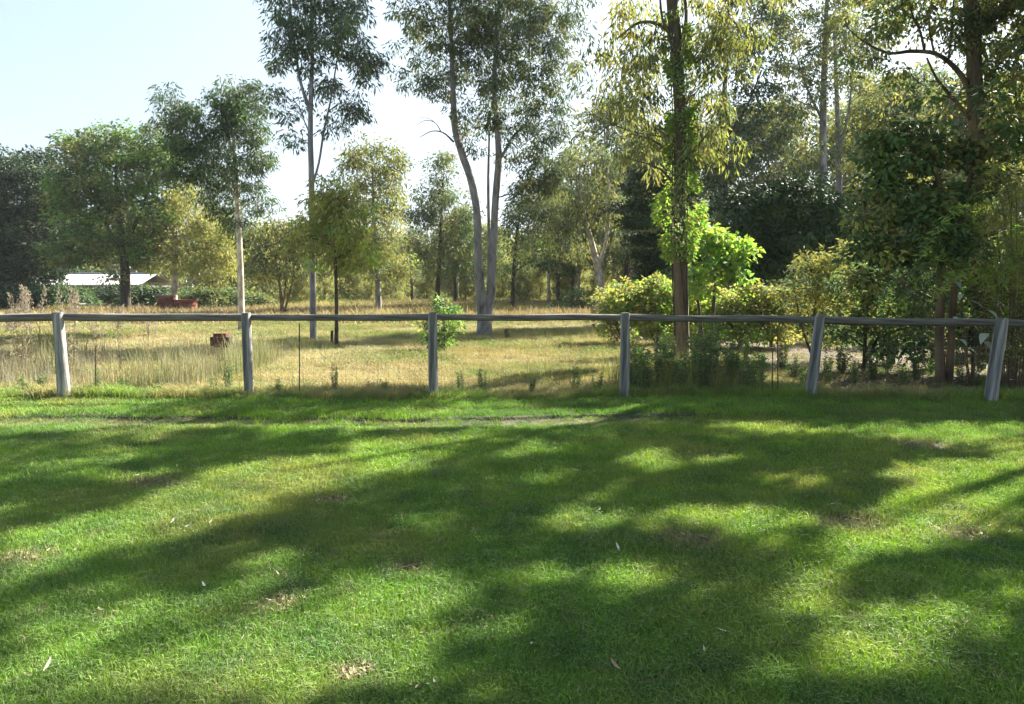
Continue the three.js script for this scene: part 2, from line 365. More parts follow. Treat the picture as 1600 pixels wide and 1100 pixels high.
// bare or littered spots on the lawn (photo pixels -> ground)
const onGround = (px, py) => { const p0 = P(px, py, 1), d = V(p0.x, p0.y - EYE, p0.z), t = -EYE / d.y; return V(d.x * t, 0, d.z * t); };
const BARE = [[240, 757, 0.22], [432, 946, 0.13], [518, 786, 0.14], [640, 892, 0.13], [1330, 825, 0.3], [1090, 850, 0.22], [35, 880, 0.16], [550, 1052, 0.07], [1500, 840, 0.2], [620, 672, 0.15], [1440, 700, 0.3]].map(([x, y, r]) => [onGround(x, y), r]);
{
  rnd = mulberry(21);
  const sets = [[], [], []];
  const green = [0.112, 0.24, 0.016], bright = [0.19, 0.335, 0.014], yellow = [0.275, 0.29, 0.045], deepG = [0.05, 0.14, 0.016], brown = [0.26, 0.21, 0.11];
  let made = 0;
  for (let tries = 0; made < 78000 && tries < 400000; tries++) {
    const u = rnd(), d = 2.6 * Math.pow(11.5 / 2.6, u), x = R(-1, 1) * (0.4 + d * 0.69), z = -d;      // as many per picture area near and far
    if (rnd() > 0.25 + 0.75 * Math.min(1, d / 4)) continue;
    const fade = 1 - smooth(x, 1.5, 5), ez = edgeZ(x);
    if (Math.abs(z - ez) < 0.03 && rnd() < 0.9 * fade) continue;
    const track = Math.exp(-Math.pow((d - 9.28) / 0.2, 2)) * fade;
    if (rnd() < track * 0.4) continue;
    let bare = 0; for (const [p, r] of BARE) bare = Math.max(bare, 1 - smooth(Math.hypot(x - p.x, z - p.z), r * 0.4, r * 1.3));
    if (rnd() < bare * 0.8) continue;
    const p = patch(x, z), q = N(x * 0.45, z * 0.45, 50), w = N(x * 3.3, z * 3.3, 55);
    let c = mix(green, bright, 0.5 + 1.1 * q); c = mix(c, yellow, 0.17 + 0.7 * p + track * 0.5); c = mix(c, deepG, 0.15 - 0.9 * w); c = mix(c, brown, bare * 0.7 + (rnd() < 0.05 ? 0.8 : 0));
    const s = R(0.75, 1.25) * (1 + 0.35 * q) * (1 - 0.4 * track) * (0.8 + d * 0.045);
    sets[Math.floor(rnd() * 3)].push([x, z, s, tint(c, 0.3)]); made++;
  }
  const lawn = thing('lawn_grass', 'short green mown grass of the lawn', 'grass'); lawn.userData.kind = 'stuff';
  scatter('lawn_grass', 'short green mown grass of the lawn', 'grass', tuft(22, 0.075, 0.02, 0.05, 0.005, 0.9, 0), M.grass, sets[0], lawn);
  scatter('lawn_grass', 'short green mown grass of the lawn', 'grass', tuft(26, 0.085, 0.015, 0.042, 0.006, 1.3, 0), M.grass, sets[1], lawn);
  scatter('lawn_grass', 'short green mown grass of the lawn', 'grass', tuft(16, 0.07, 0.025, 0.065, 0.005, 1.0, 1), M.grass, sets[2], lawn);
}
const HOUSEY = (x, d) => d > 58 && x < -24;
{
  rnd = mulberry(33);
  const straw = [0.35, 0.30, 0.105], pale = [0.43, 0.385, 0.20], olive = [0.20, 0.225, 0.05], grn = [0.13, 0.21, 0.03], rust = [0.22, 0.15, 0.08];
  const near = [], mid = [], far = [], fringe = [], tall = [], seed = [];
  for (let k = 0; k < 34000; k++) {
    const d = 11.35 * Math.pow(34 / 11.35, rnd()), x = R(-1, 1) * (1 + d * 0.72), z = -d;
    const litter = smooth(x, 3.4, 5.5) * (1 - smooth(d, 20, 26));
    if (rnd() < litter * 0.72) continue;
    const p = N(x * 0.5, z * 0.5, 80), q = N(x * 0.17, z * 0.17, 84), w = N(x * 1.6, z * 1.6, 88);
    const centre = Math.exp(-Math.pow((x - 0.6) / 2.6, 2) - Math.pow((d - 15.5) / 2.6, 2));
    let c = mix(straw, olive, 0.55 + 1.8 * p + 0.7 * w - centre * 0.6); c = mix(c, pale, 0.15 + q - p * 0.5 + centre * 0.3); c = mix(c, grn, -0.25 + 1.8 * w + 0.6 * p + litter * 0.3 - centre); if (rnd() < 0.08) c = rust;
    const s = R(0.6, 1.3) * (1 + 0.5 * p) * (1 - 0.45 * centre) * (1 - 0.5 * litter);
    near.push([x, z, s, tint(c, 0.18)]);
  }
  for (let k = 0; k < 30000; k++) {
    const d = 33 * Math.pow(180 / 33, rnd()), x = R(-1, 1) * (2 + d * 0.75), z = -d;
    const q = N(x * 0.06, z * 0.06, 90), p = N(x * 0.2, z * 0.2, 92);
    let c = mix(straw, olive, 0.3 + p); c = mix(c, rust, 0.1 + q); c = mix(c, grn, -0.2 + p - q);
    mid.push([x, z, R(0.7, 1.4) * (1 + d * 0.006), tint(c, 0.15)]);
  }
  // longer green and tan grass left unmown along the fence
  for (let k = 0; k < 5200; k++) {
    const x = R(-9.5, 9.5), z = -10.97 - Math.abs(R(-1, 1) + R(-1, 1)) * 0.42, p = N(x * 0.9, 5, 95), q = N(x * 2.2, z * 2.2, 97);
    if (x > 3.6 && rnd() < 0.55) continue;
    let c = mix([0.17, 0.26, 0.035], straw, 0.3 + 0.9 * p + 0.6 * q + smooth(-z, 11, 11.6) * 0.3); c = mix(c, [0.24, 0.36, 0.04], 0.25 - 1.2 * p);
    fringe.push([x, z, R(0.4, 0.95) * (1 + 0.5 * q) * (1 + 0.25 * N(x * 0.4, 1, 99)), tint(c, 0.2)]);
  }
  // rank dry weeds near the two posts at the left, and round the weed bed
  for (let k = 0; k < 3400; k++) {
    const x = R(-10, -4.6), d = R(11.5, 17), z = -d, p = N(x * 0.8, z * 0.8, 101);
    if (rnd() > 0.15 + 1.6 * p + smooth(-x, 6.5, 8.5) * 0.5) continue;
    tall.push([x, z, R(0.35, 1.0) * (0.8 + p), tint(mix(mix([0.30, 0.26, 0.16], [0.28, 0.225, 0.195], rnd()), olive, 0.2 + p), 0.2)]);
  }
  for (let k = 0; k < 900; k++) {
    const x = R(-9.5, 3), d = R(12, 26), z = -d; if (N(x * 0.35, z * 0.35, 105) < 0.1) continue;
    tall.push([x, z, R(0.4, 0.8), tint(mix(straw, olive, rnd()), 0.2)]);
  }
  for (let k = 0; k < 1500; k++) {
    const x = R(1.5, 3.6), z = -R(11.15, 13.2); if (rnd() > 0.55 + N(x * 2, z * 2, 107)) continue;
    tall.push([x, z, R(0.3, 0.95), tint(mix(mix(grn, olive, rnd()), straw, R(0, 0.8)), 0.25)]);
  }
  const paddock = thing('paddock_grass', 'dry straw coloured grass of the paddock', 'grass'); paddock.userData.kind = 'stuff';
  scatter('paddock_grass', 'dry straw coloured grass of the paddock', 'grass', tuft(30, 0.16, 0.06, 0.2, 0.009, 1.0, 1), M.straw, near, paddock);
  scatter('paddock_grass', 'dry straw coloured grass of the paddock', 'grass', tuft(36, 0.8, 0.1, 0.32, 0.05, 1.0, 0), M.straw, mid, paddock);
  scatter('fence_grass', 'long unmown green grass along the foot of the fence', 'grass', tuft(26, 0.1, 0.08, 0.26, 0.008, 0.8, 1), M.grass, fringe);
  scatter('dry_weeds', 'thin dry greyish weeds standing in the paddock grass', 'weeds', tuft(12, 0.1, 0.25, 0.75, 0.007, 0.35, 1), M.straw, tall);
}
// ---------------------------------------------------------------- fence
{
  rnd = mulberry(41);
  const f = thing('rail_fence', 'weathered grey post and rail fence with wire netting across the paddock', 'fence', 0, 0, -11.1);
  const posts = [[90, 489, 101, 629, 0.078], [384, 490, 390, 620, 0.066], [676, 489, 677, 624, 0.064], [977, 490, 976, 629, 0.066], [1281, 494, 1263, 625, 0.07], [1565, 498, 1545, 633, 0.082]];
  const ds = posts.map(p => EYE * FPX / (p[3] - 445) * 1.0);
  const tops = [], D = 11.1;
  posts.forEach(([tx, ty, bx, by, r], i) => {
    const d = D + (ds[i] - D) * 0.3, a = P(bx, by, d), b = P(tx, ty, d); a.y = -0.25; a.z += D; b.z += D;
    const buf = new Buf(), m = a.clone().lerp(b, 0.5); m.x += R(-0.01, 0.01);
    limb(buf, [a, m, b.clone().add(V(0, -0.02, 0)), b.clone().add(V(0, 0.012, 0))], [r * 1.08, r * 1.02, r * 0.97, r * 0.86], 16, 6, 0.09, true);
    part(f, 'post', buf.geo(), M.timber); tops.push(b);
  });
  const first = P(-190, 493, D), last = P(1850, 506, D); first.z += D; last.z += D;
  const ends = [first, ...tops, last], rr = [0.054, 0.052, 0.046, 0.043, 0.047, 0.052, 0.055];
  for (let i = 0; i < ends.length - 1; i++) {
    const a = ends[i].clone(), b = ends[i + 1].clone(); for (const e of [a, b]) { e.y -= 0.055; e.z -= 0.045; }
    a.x += 0.006; b.x -= 0.006; const m1 = a.clone().lerp(b, 0.35), m2 = a.clone().lerp(b, 0.7); m1.y -= R(0, 0.02); m2.y -= R(-0.008, 0.02); m1.z += R(-0.02, 0.02);
    const buf = new Buf(); limb(buf, [a, m1, m2, b], [rr[i] * R(0.95, 1.1), rr[i], rr[i] * 1.02, rr[i] * R(0.92, 1.08)], 14, 8, 0.09, true);
    part(f, 'rail', buf.geo(), M.rail);
  }
  // thin dropper stakes that carry the netting
  for (const [x, y0, y1] of [[467, 505, 606], [1207, 545, 618], [1216, 520, 616], [148, 540, 612]]) {
    const a = P(x, y1, D + 0.12), b = P(x + R(-2, 2), y0, D + 0.12); a.z += D; b.z += D; a.y = -0.1;
    const buf = new Buf(); limb(buf, [a, b], [0.009, 0.008], 6, 2, 0.05, true); part(f, 'dropper', buf.geo(), M.brown);
  }
  const w = new Buf(), x0 = first.x, x1 = last.x;
  const zAt = 0.085;
  for (const y of [0.12, 0.27, 0.42, 0.57, 0.72, 0.87, 1.02]) for (let x = x0; x < x1 - 0.4; x += 0.75) twig(w, V(x, y + 0.012 * N(x, y), -zAt), V(x + 0.75, y + 0.012 * N(x + 0.75, y), -zAt), 0.0019);
  for (let x = x0; x < x1; x += 0.15) { const j = 0.02 * N(x * 2, 4); twig(w, V(x, 0.03, -zAt - 0.003), V(x + j, 1.03, -zAt - 0.003), 0.0019); }
  const wm = part(f, 'wire_netting', w.geo(), M.wire); wm.userData.kind = 'stuff';
}
// ---------------------------------------------------------------- things in the paddock
const rustTex = noiseTex(128, 128, (x, y) => { const f = clamp(0.5 + tile(x, y, 128, 128, 5, 5, 120) + 0.6 * tile(x, y, 128, 128, 17, 17, 123), 0, 1); return [0.34 + 0.28 * f, 0.19 + 0.15 * f, 0.15 + 0.10 * f]; });
M.rust = new THREE.MeshStandardMaterial({ map: rustTex, bumpMap: rustTex, bumpScale: 0.01, roughness: 0.85 });
const ironTex = noiseTex(128, 128, (x, y) => { const f = clamp(0.75 + 0.3 * tile(x, y, 128, 128, 4, 8, 130) + 0.2 * tile(x, y, 128, 128, 20, 20, 133), 0, 1); return [0.95 * f, 0.96 * f, 0.97 * f]; });
M.iron = new THREE.MeshStandardMaterial({ map: ironTex, color: new THREE.Color().setRGB(0.8, 0.8, 0.8), roughness: 0.55 });
M.wall = new THREE.MeshStandardMaterial({ map: ironTex, color: new THREE.Color().setRGB(0.16, 0.15, 0.14), roughness: 0.9 });
M.greenIron = new THREE.MeshStandardMaterial({ map: ironTex, color: new THREE.Color().setRGB(0.06, 0.16, 0.13), roughness: 0.6 });
M.white = new THREE.MeshStandardMaterial({ map: ironTex, color: new THREE.Color().setRGB(0.75, 0.74, 0.7), roughness: 0.8 });
M.concrete = new THREE.MeshStandardMaterial({ map: ironTex, color: new THREE.Color().setRGB(0.32, 0.31, 0.29), roughness: 0.9 });
M.glass = new THREE.MeshStandardMaterial({ color: new THREE.Color().setRGB(0.02, 0.025, 0.03), roughness: 0.1 });
M.red = new THREE.MeshStandardMaterial({ map: rustTex, color: new THREE.Color().setRGB(0.4, 0.3, 0.3), roughness: 0.9 });
const bx = (w, h, d, x, y, z) => { const g = new THREE.BoxGeometry(w, h, d); g.translate(x, y, z); return g; };
function corrugated(w, len, slope, pitch = 0.16, amp = 0.018) {          // a sheet in x, falling along +z
  const b = new Buf(), n = Math.round(w / pitch) * 4;
  for (let i = 0; i <= n; i++) for (const e of [0, 1]) { const x = (i / n - 0.5) * w; b.p.push(x, Math.sin(i * Math.PI / 2) * amp - e * len * Math.sin(slope), e * len * Math.cos(slope)); b.u.push(x / 2, e * len / 2); }
  for (let i = 0; i < n; i++) { const a = i * 2; b.i.push(a, a + 1, a + 2, a + 2, a + 1, a + 3); }
  const g = b.geo(); g.computeVertexNormals(); return g;
}
{
  rnd = mulberry(51);
  const D = 62, X = (156 - 800) / FPX * D, h = thing('farm_shed', 'long low farm shed with pale iron roof behind the dark trees', 'shed', X, ground(X, -D), -D);
  part(h, 'wall', bx(9, 1.55, 5, 0, 0.775, 0), M.wall);
  const slope = 0.28, L = 3.2;
  for (let s = 0; s < 4; s++) { const g = corrugated(2.34, L, slope, 0.2, 0.02); g.translate((s - 1.5) * 2.35, 2.5 - 0.004 * (s % 2), 0); part(h, 'roof_sheet', g, M.iron); }
  for (let s = 0; s < 4; s++) { const g = corrugated(2.34, L, slope, 0.2, 0.02); g.rotateY(Math.PI); g.translate((s - 1.5) * 2.35, 2.5 - 0.004 * (s % 2), -0.02); part(h, 'roof_sheet', g, M.iron); }
  part(h, 'ridge_cap', bx(9.5, 0.05, 0.3, 0, 2.545, 0), M.iron);
  part(h, 'gutter', bx(9.5, 0.12, 0.12, 0, 1.57, 3.16), M.white);
  for (const x of [-4.4, -2.2, 0, 2.2, 4.4]) part(h, 'veranda_post', bx(0.1, 1.58, 0.1, x, 0.79, 3.02), M.white);
  for (const x of [-3.4, 1.1, 3.3]) { const w = part(h, 'window', bx(1.0, 0.7, 0.06, x, 1.0, 2.52), M.white); part(w, 'pane', bx(0.86, 0.56, 0.02, x, 1.0, 2.555), M.glass); }
  const d = part(h, 'door', bx(0.85, 1.4, 0.06, -1.2, 0.7, 2.52), M.brown); part(d, 'handle', bx(0.04, 0.12, 0.04, -0.87, 0.7, 2.57), M.wire);
}
{
  const D = 76, X = (391 - 800) / FPX * D, h = thing('poultry_hut', 'small white hut with dark green roof beside the pale trunks', 'hut', X, ground(X, -D), -D);
  part(h, 'wall', bx(1.9, 0.75, 1.2, 0, 0.375, 0), M.white);
  for (const s of [0, 1]) { const g = corrugated(2.3, 0.95, 0.4, 0.16, 0.015); if (s) g.rotateY(Math.PI); g.translate(0, 1.06, s ? -0.01 : 0); part(h, 'roof', g, M.greenIron); }
  part(h, 'hatch', bx(0.35, 0.5, 0.04, -0.4, 0.27, 0.61), M.dark);
}
{
  const D = 46, X = (176 - 800) / FPX * D, t = thing('water_trough', 'long low grey concrete trough in front of the dark trees', 'trough', X, ground(X, -D), -D);
  for (const z of [-0.3, 0.3]) part(t, 'side_wall', bx(3.4, 0.5, 0.09, 0, 0.25, z), M.concrete);
  for (const x of [-1.75, 1.75]) part(t, 'end_wall', bx(0.1, 0.56, 0.7, x, 0.28, 0), M.concrete);
  part(t, 'floor_slab', bx(3.4, 0.08, 0.5, 0, 0.1, 0), M.concrete);
}
{
  const D = 43.5, mk = (px, w, hgt, label) => {
    const X = (px - 800) / FPX * D, t = thing('rusty_drum', label, 'drum', X, ground(X, -D), -D, 'rusty drums by the pale trunk');
    const prof = [[0, 0], [w * 0.97, 0]]; for (let k = 0; k <= 24; k++) { const y = hgt * k / 24, ring = Math.exp(-Math.pow((k - 8) / 0.7, 2)) + Math.exp(-Math.pow((k - 16) / 0.7, 2)) + Math.exp(-Math.pow(k / 0.8, 2)) + Math.exp(-Math.pow((k - 24) / 0.8, 2)); prof.push([w * (0.97 + 0.03 * ring), y]); }
    part(t, 'barrel', new THREE.LatheGeometry(prof.map(([x, y]) => new THREE.Vector2(x, y)), 28), M.rust);
    return [t, w, hgt];
  };
  const [a, w, h] = mk(261, 0.47, 0.98, 'taller rusty drum under a pale lid beside the pale trunk');
  part(a, 'lid', new THREE.CylinderGeometry(w * 1.03, w * 1.05, 0.06, 24).translate(0, h + 0.03, 0), M.concrete);
  const [b, w2, h2] = mk(291, 0.6, 0.78, 'wider squat rusty drum with open rim beside the pale trunk');
  part(b, 'rim', new THREE.TorusGeometry(w2 * 0.99, 0.025, 6, 28).rotateX(Math.PI / 2).translate(0, h2, 0), M.rust);
}
{
  rnd = mulberry(52);
  const D = 15.4, X = (345 - 800) / FPX * D, t = thing('rusty_box', 'small rust brown box on a thin stake among red stalks', 'box', X, ground(X, -D), -D);
  part(t, 'body', bx(0.24, 0.27, 0.2, 0, 0.52, 0), M.red);
  for (const x of [-0.155, 0.155]) part(t, 'end_cap', bx(0.065, 0.17, 0.16, x, 0.5, 0.01), M.dark);
  const s = new Buf(); limb(s, [V(0.01, -0.1, 0), V(0, 0.39, 0)], [0.02, 0.018], 6, 2, 0.1, true); part(t, 'stake', s.geo(), M.red);
  const b = new Buf(); for (let k = 0; k < 34; k++) { const x = R(-0.3, 0.3), z = R(-0.15, 0.15); twig(b, V(x, 0, z), V(x + R(-0.1, 0.1), R(0.2, 0.75), z + R(-0.05, 0.05)), 0.005); }
  part(t, 'stalks', b.geo(), M.red).userData.kind = 'stuff';
}
{
  const st = (name, label, px, D, r, h, mat) => {
    const X = (px - 800) / FPX * D, t = thing(name, label, 'stump', X, ground(X, -D), -D), b = new Buf();
    limb(b, [V(0, -0.1, 0), V(0, h * 0.5, 0), V(R(-0.02, 0.02), h, 0)], [r * 1.25, r, r * 0.92], 12, 4, 0.15, true); part(t, 'trunk', b.geo(), mat);
    const c = new THREE.CylinderGeometry(r * 0.8, r * 0.86, 0.02, 12).translate(0, h + 0.005, 0); part(t, 'cut_face', c, M.tan);
  };
  rnd = mulberry(53);
  st('tree_stump', 'small brown stump beside the forked pale gum', 793, 23.2, 0.08, 0.3, M.brown);
  st('tree_stump', 'short stake like stump beside the thin dark sapling', 518, 20.4, 0.035, 0.42, M.dark);
  st('burnt_stump', 'blackened stump under the small bushy tree', 447, 38, 0.15, 0.45, M.dark);
}
// ---------------------------------------------------------------- trees, from the photograph's outlines
rnd = mulberry(61);
tree('gum_tree', 'tall slim gum with blue green leaves and straight grey trunk', {
  D: 21.5, bark: M.gum, trunk: [[490, 538, 0.095], [489, 470, 0.085], [488, 380, 0.08], [487, 290, 0.075], [485, 210, 0.07], [486, 150, 0.058], [488, 80, 0.045], [486, 0, 0.035], [484, -110, 0.015]],
  limbs: [[[485, 175, 0.05], [470, 130, 0.042], [463, 90, 0.035], [455, 30, 0.025], [450, -60, 0.012]], [[488, 290, 0.035], [498, 255, 0.03], [506, 205, 0.028], [516, 160, 0.025], [530, 70, 0.015]], [[486, 215, 0.022], [476, 190, 0.018], [462, 160, 0.012], [440, 150, 0.007]]],
  leaf: { ...gumLeaf, cols: [C.gum, C.gumBlue, C.gumBlue, C.mid] }, k: 3,
  clumps: [[500, 40, 55, 45], [455, 55, 32, 38], [548, 70, 34, 55], [470, -25, 50, 45], [530, -40, 55, 50], [500, -110, 50, 50], [540, 160, 36, 26, 0.6], [442, 165, 36, 26, 0.4], [458, 212, 28, 16, 0.45], [562, 176, 18, 12, 0.6], [576, 110, 18, 26], [432, 92, 12, 20], [520, 195, 26, 18, 0.5], [500, 120, 32, 28, 0.8], [420, 145, 14, 8, 0.5], [590, 100, 12, 16, 0.7]],
});
rnd = mulberry(62);
tree('forked_gum', 'large pale gum forking low into two thick stems', {
  D: 24.4, bark: M.gum, trunk: [[757, 527, 0.23], [757, 500, 0.21], [752, 470, 0.145], [747, 400, 0.12], [745, 330, 0.112], [737, 285, 0.11], [722, 240, 0.11], [712, 205, 0.1], [708, 150, 0.085], [706, 80, 0.07], [702, 0, 0.05], [698, -90, 0.02]],
  limbs: [[[758, 505, 0.15, -0.03], [766, 465, 0.135, -0.03], [770, 400, 0.12], [774, 310, 0.112], [779, 250, 0.108], [777, 200, 0.09], [772, 140, 0.078], [776, 60, 0.06], [781, -20, 0.045], [783, -90, 0.02]],
    [[762, 470, 0.06, -0.5], [763, 380, 0.05, -0.5], [762, 280, 0.045, -0.5], [764, 200, 0.03, -0.5]], [[779, 250, 0.07], [788, 238, 0.05], [800, 215, 0.035], [825, 190, 0.02]],
    [[709, 222, 0.035], [692, 207, 0.025], [675, 205, 0.018], [655, 215, 0.008]], [[690, 207, 0.02], [680, 192, 0.014], [665, 188, 0.01], [650, 196, 0.005]], [[680, 192, 0.01], [672, 186, 0.008], [655, 183, 0.004]]],
  leaf: gumLeaf, k: 3,
  clumps: [[720, 40, 60, 50], [790, 30, 60, 50], [655, 70, 38, 34, 0.7], [640, 122, 20, 16, 0.6], [690, 115, 34, 34, 0.8], [760, 90, 50, 50], [840, 60, 42, 42], [872, 120, 28, 42, 0.7], [820, 140, 40, 34], [800, 190, 30, 30, 0.8], [852, 190, 34, 34], [838, 262, 30, 40, 1.3], [872, 285, 20, 24, 1.1], [760, 170, 22, 36, 0.9], [740, 232, 12, 18, 0.6], [640, 22, 30, 26, 0.7], [820, -35, 80, 45], [700, -45, 80, 45], [760, -100, 80, 50], [892, 30, 24, 34, 0.7], [722, 180, 14, 36, 0.7], [672, 140, 20, 18, 0.7], [800, 240, 20, 20, 0.7], [815, 300, 22, 22, 0.9]],
});
rnd = mulberry(63);
tree('vine_clad_gum', 'tall brown barked gum with a straight trunk close behind the fence', {
  D: 15.7, bark: M.brown, trunk: [[1065, 572, 0.15], [1065, 500, 0.14], [1062, 400, 0.13], [1062, 300, 0.12], [1063, 200, 0.115], [1060, 120, 0.11], [1055, 50, 0.115], [1050, 0, 0.11], [1046, -100, 0.09], [1050, -250, 0.08], [1042, -420, 0.03]],
  limbs: [[[1065, 260, 0.03], [1085, 235, 0.025], [1105, 210, 0.02], [1125, 195, 0.01]], [[1054, 60, 0.05], [1035, 40, 0.04], [1000, 35, 0.03], [965, 60, 0.015]], [[1058, 95, 0.03, 0.2], [1045, 65, 0.028, 0.2], [1032, 35, 0.024, 0.2], [1028, 0, 0.02, 0.2]], [[1060, 80, 0.04], [1072, 30, 0.035], [1068, -20, 0.03]], [[1040, 215, 0.012], [985, 205, 0.014], [955, 195, 0.01], [935, 210, 0.005]], [[1062, 270, 0.03], [1030, 225, 0.022], [985, 208, 0.014]]],
  leaf: { ...gumLeaf, L: 0.15, w: 0.03, R: 0.26, n: 34, droop: 0.75, cols: [C.olive, C.olive, C.yellow, C.gum], mat: M.leafThin }, k: 2.6, filter: p => toPixel(p)[1] > -10 || shades(p),
  clumps: [[985, 30, 42, 36], [945, 85, 34, 40, 0.7], [965, 150, 38, 34, 0.8], [1002, 110, 34, 50], [990, 200, 38, 34, 0.9], [972, 248, 24, 18, 0.5], [1022, 60, 34, 44], [1108, 40, 42, 44], [1140, 100, 38, 38, 0.8], [1100, 130, 34, 44], [1118, 190, 34, 34], [1170, 50, 34, 34, 0.7], [1150, 232, 30, 24, 0.7], [1090, 225, 26, 34, 0.9], [1022, 235, 22, 36, 0.8], [1015, 160, 26, 36, 0.8], [1085, 80, 26, 30],
    [1050, -60, 130, 50, 1.2], [1000, -160, 120, 60, 1.2], [1110, -170, 120, 60, 1.2], [1050, -290, 130, 70, 1.2], [1190, -60, 80, 50], [940, -60, 70, 50], [880, -140, 80, 60], [1230, -170, 80, 70], [1050, -400, 100, 70], [930, -260, 90, 60], [1320, -190, 90, 60, 1.3, 1.2], [1290, -330, 100, 70, 1.3, 1.4], [1200, -300, 90, 70, 1.2, 1]],
});
rnd = mulberry(64);
tree('slender_gum', 'slender gum with white edged trunk and dark bluish crown', {
  D: 26, bark: M.pale, trunk: [[378, 522, 0.12], [377, 480, 0.11], [375, 400, 0.09], [372, 330, 0.08], [368, 260, 0.065], [364, 190, 0.04], [366, 140, 0.02]], limbs: [[[371, 310, 0.04], [345, 270, 0.03], [310, 220, 0.02], [285, 190, 0.01]]],
  leaf: { ...gumLeaf, cols: [C.mid, C.gumBlue, C.dark, C.gum] }, k: 3.6,
  clumps: [[365, 165, 30, 34], [340, 190, 34, 34], [395, 200, 26, 34], [385, 150, 24, 20], [412, 240, 20, 30, 0.8], [302, 210, 34, 34], [262, 158, 18, 20, 0.5], [245, 186, 22, 14, 0.6], [282, 182, 22, 30], [330, 250, 40, 34], [290, 260, 34, 34], [380, 270, 30, 30, 0.9], [340, 300, 34, 30], [400, 312, 28, 24, 0.7], [355, 340, 30, 24, 0.8]],
});
tree('slender_gum', 'thin gum with white pole like trunk beside the rusty drums', {
  D: 44, bark: M.pale, trunk: [[273, 489, 0.17], [273, 440, 0.16], [273, 385, 0.14], [274, 320, 0.1], [276, 270, 0.05]],
  leaf: { ...gumLeaf, L: 0.26, w: 0.07, R: 0.5, n: 30, cols: [C.yellow, C.olive, C.yellow] }, k: 3.6,
  clumps: [[272, 335, 28, 34], [300, 320, 30, 38], [320, 370, 30, 34], [252, 365, 20, 30, 0.8], [300, 400, 30, 30], [340, 420, 22, 34], [242, 408, 12, 20, 0.7], [350, 380, 22, 30]],
});
const broad = { L: 0.22, w: 0.08, droop: 0.3, n: 44, R: 0.55, flat: 0.5, mat: M.leaf };
tree('broad_tree', 'broad spreading tree with sunlit yellow green top by the shed', {
  D: 43, bark: M.dark, trunk: [[196, 485, 0.28], [196, 440, 0.25], [193, 390, 0.2], [185, 330, 0.14], [180, 260, 0.06]], limbs: [[[195, 400, 0.12], [160, 340, 0.09], [130, 270, 0.05]], [[193, 390, 0.12], [220, 330, 0.09], [240, 270, 0.05]]],
  leaf: { ...broad, cols: [C.lush, C.mid, C.dark, C.olive] }, k: 5,
  clumps: [[185, 226, 55, 26], [132, 220, 34, 16], [232, 262, 44, 40], [172, 285, 62, 44], [124, 300, 44, 44], [222, 345, 44, 44], [162, 365, 52, 40], [115, 375, 44, 36], [212, 388, 36, 22], [252, 236, 32, 28], [150, 245, 40, 24], [100, 400, 26, 16], [180, 430, 13, 14, 0.8]],
});
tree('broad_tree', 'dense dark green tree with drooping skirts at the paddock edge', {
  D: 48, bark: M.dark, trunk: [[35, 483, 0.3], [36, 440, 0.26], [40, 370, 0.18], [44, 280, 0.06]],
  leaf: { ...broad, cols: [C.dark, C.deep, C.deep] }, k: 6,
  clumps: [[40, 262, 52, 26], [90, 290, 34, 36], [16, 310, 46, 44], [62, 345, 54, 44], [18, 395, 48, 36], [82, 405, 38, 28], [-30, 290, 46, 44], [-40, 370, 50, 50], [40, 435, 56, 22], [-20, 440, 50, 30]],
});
rnd = mulberry(65);
tree('sapling_tree', 'yellow green sapling on a thin dark stem beside the slim gum', {
  D: 20, bark: M.dark, trunk: [[526, 546, 0.05], [526, 500, 0.045], [525, 440, 0.04], [522, 370, 0.03], [524, 310, 0.015]],
  leaf: { ...gumLeaf, L: 0.14, w: 0.036, cols: [C.yellow, C.yellow, C.olive, C.lime], mat: M.leafThin }, k: 4.4,
  clumps: [[500, 335, 32, 36], [540, 345, 34, 42], [522, 298, 28, 22], [482, 372, 24, 28, 0.8], [562, 385, 24, 32, 0.9], [520, 405, 32, 22], [545, 310, 20, 18, 0.8]],
});
const farLeaf = { L: 0.24, w: 0.06, droop: 0.55, n: 36, R: 0.52, mat: M.leaf };
tree('rounded_tree', 'rounded grey green tree rising behind the yellow sapling', {
  D: 42, bark: M.gum, trunk: [[592, 487, 0.16], [590, 440, 0.14], [585, 360, 0.1], [582, 260, 0.04]], leaf: { ...farLeaf, cols: [C.gum, C.olive, C.olive, C.yellow] }, k: 4.2,
  clumps: [[572, 236, 28, 24], [602, 260, 26, 30], [552, 268, 30, 24], [582, 308, 40, 34], [602, 350, 26, 42], [570, 398, 30, 34], [540, 242, 16, 16, 0.7], [620, 300, 14, 20, 0.6], [610, 410, 26, 30], [625, 250, 10, 8, 0.5]],
});
tree('multi_stem_tree', 'small bushy tree with several pale crooked stems', {
  D: 38, bark: M.tan, trunk: [[441, 497, 0.1], [440, 470, 0.08], [436, 440, 0.06], [430, 400, 0.03]], limbs: [[[443, 490, 0.06], [452, 460, 0.05], [458, 430, 0.04], [462, 390, 0.02]], [[441, 480, 0.05], [446, 450, 0.04], [448, 400, 0.02]]],
  leaf: { ...farLeaf, cols: [C.olive, C.gum, C.yellow] }, k: 3.4, clumps: [[428, 388, 30, 30], [462, 395, 26, 30], [420, 425, 24, 20, 0.8], [398, 368, 26, 26], [450, 352, 30, 26], [475, 430, 20, 18, 0.7], [395, 410, 22, 24, 0.8]],
});
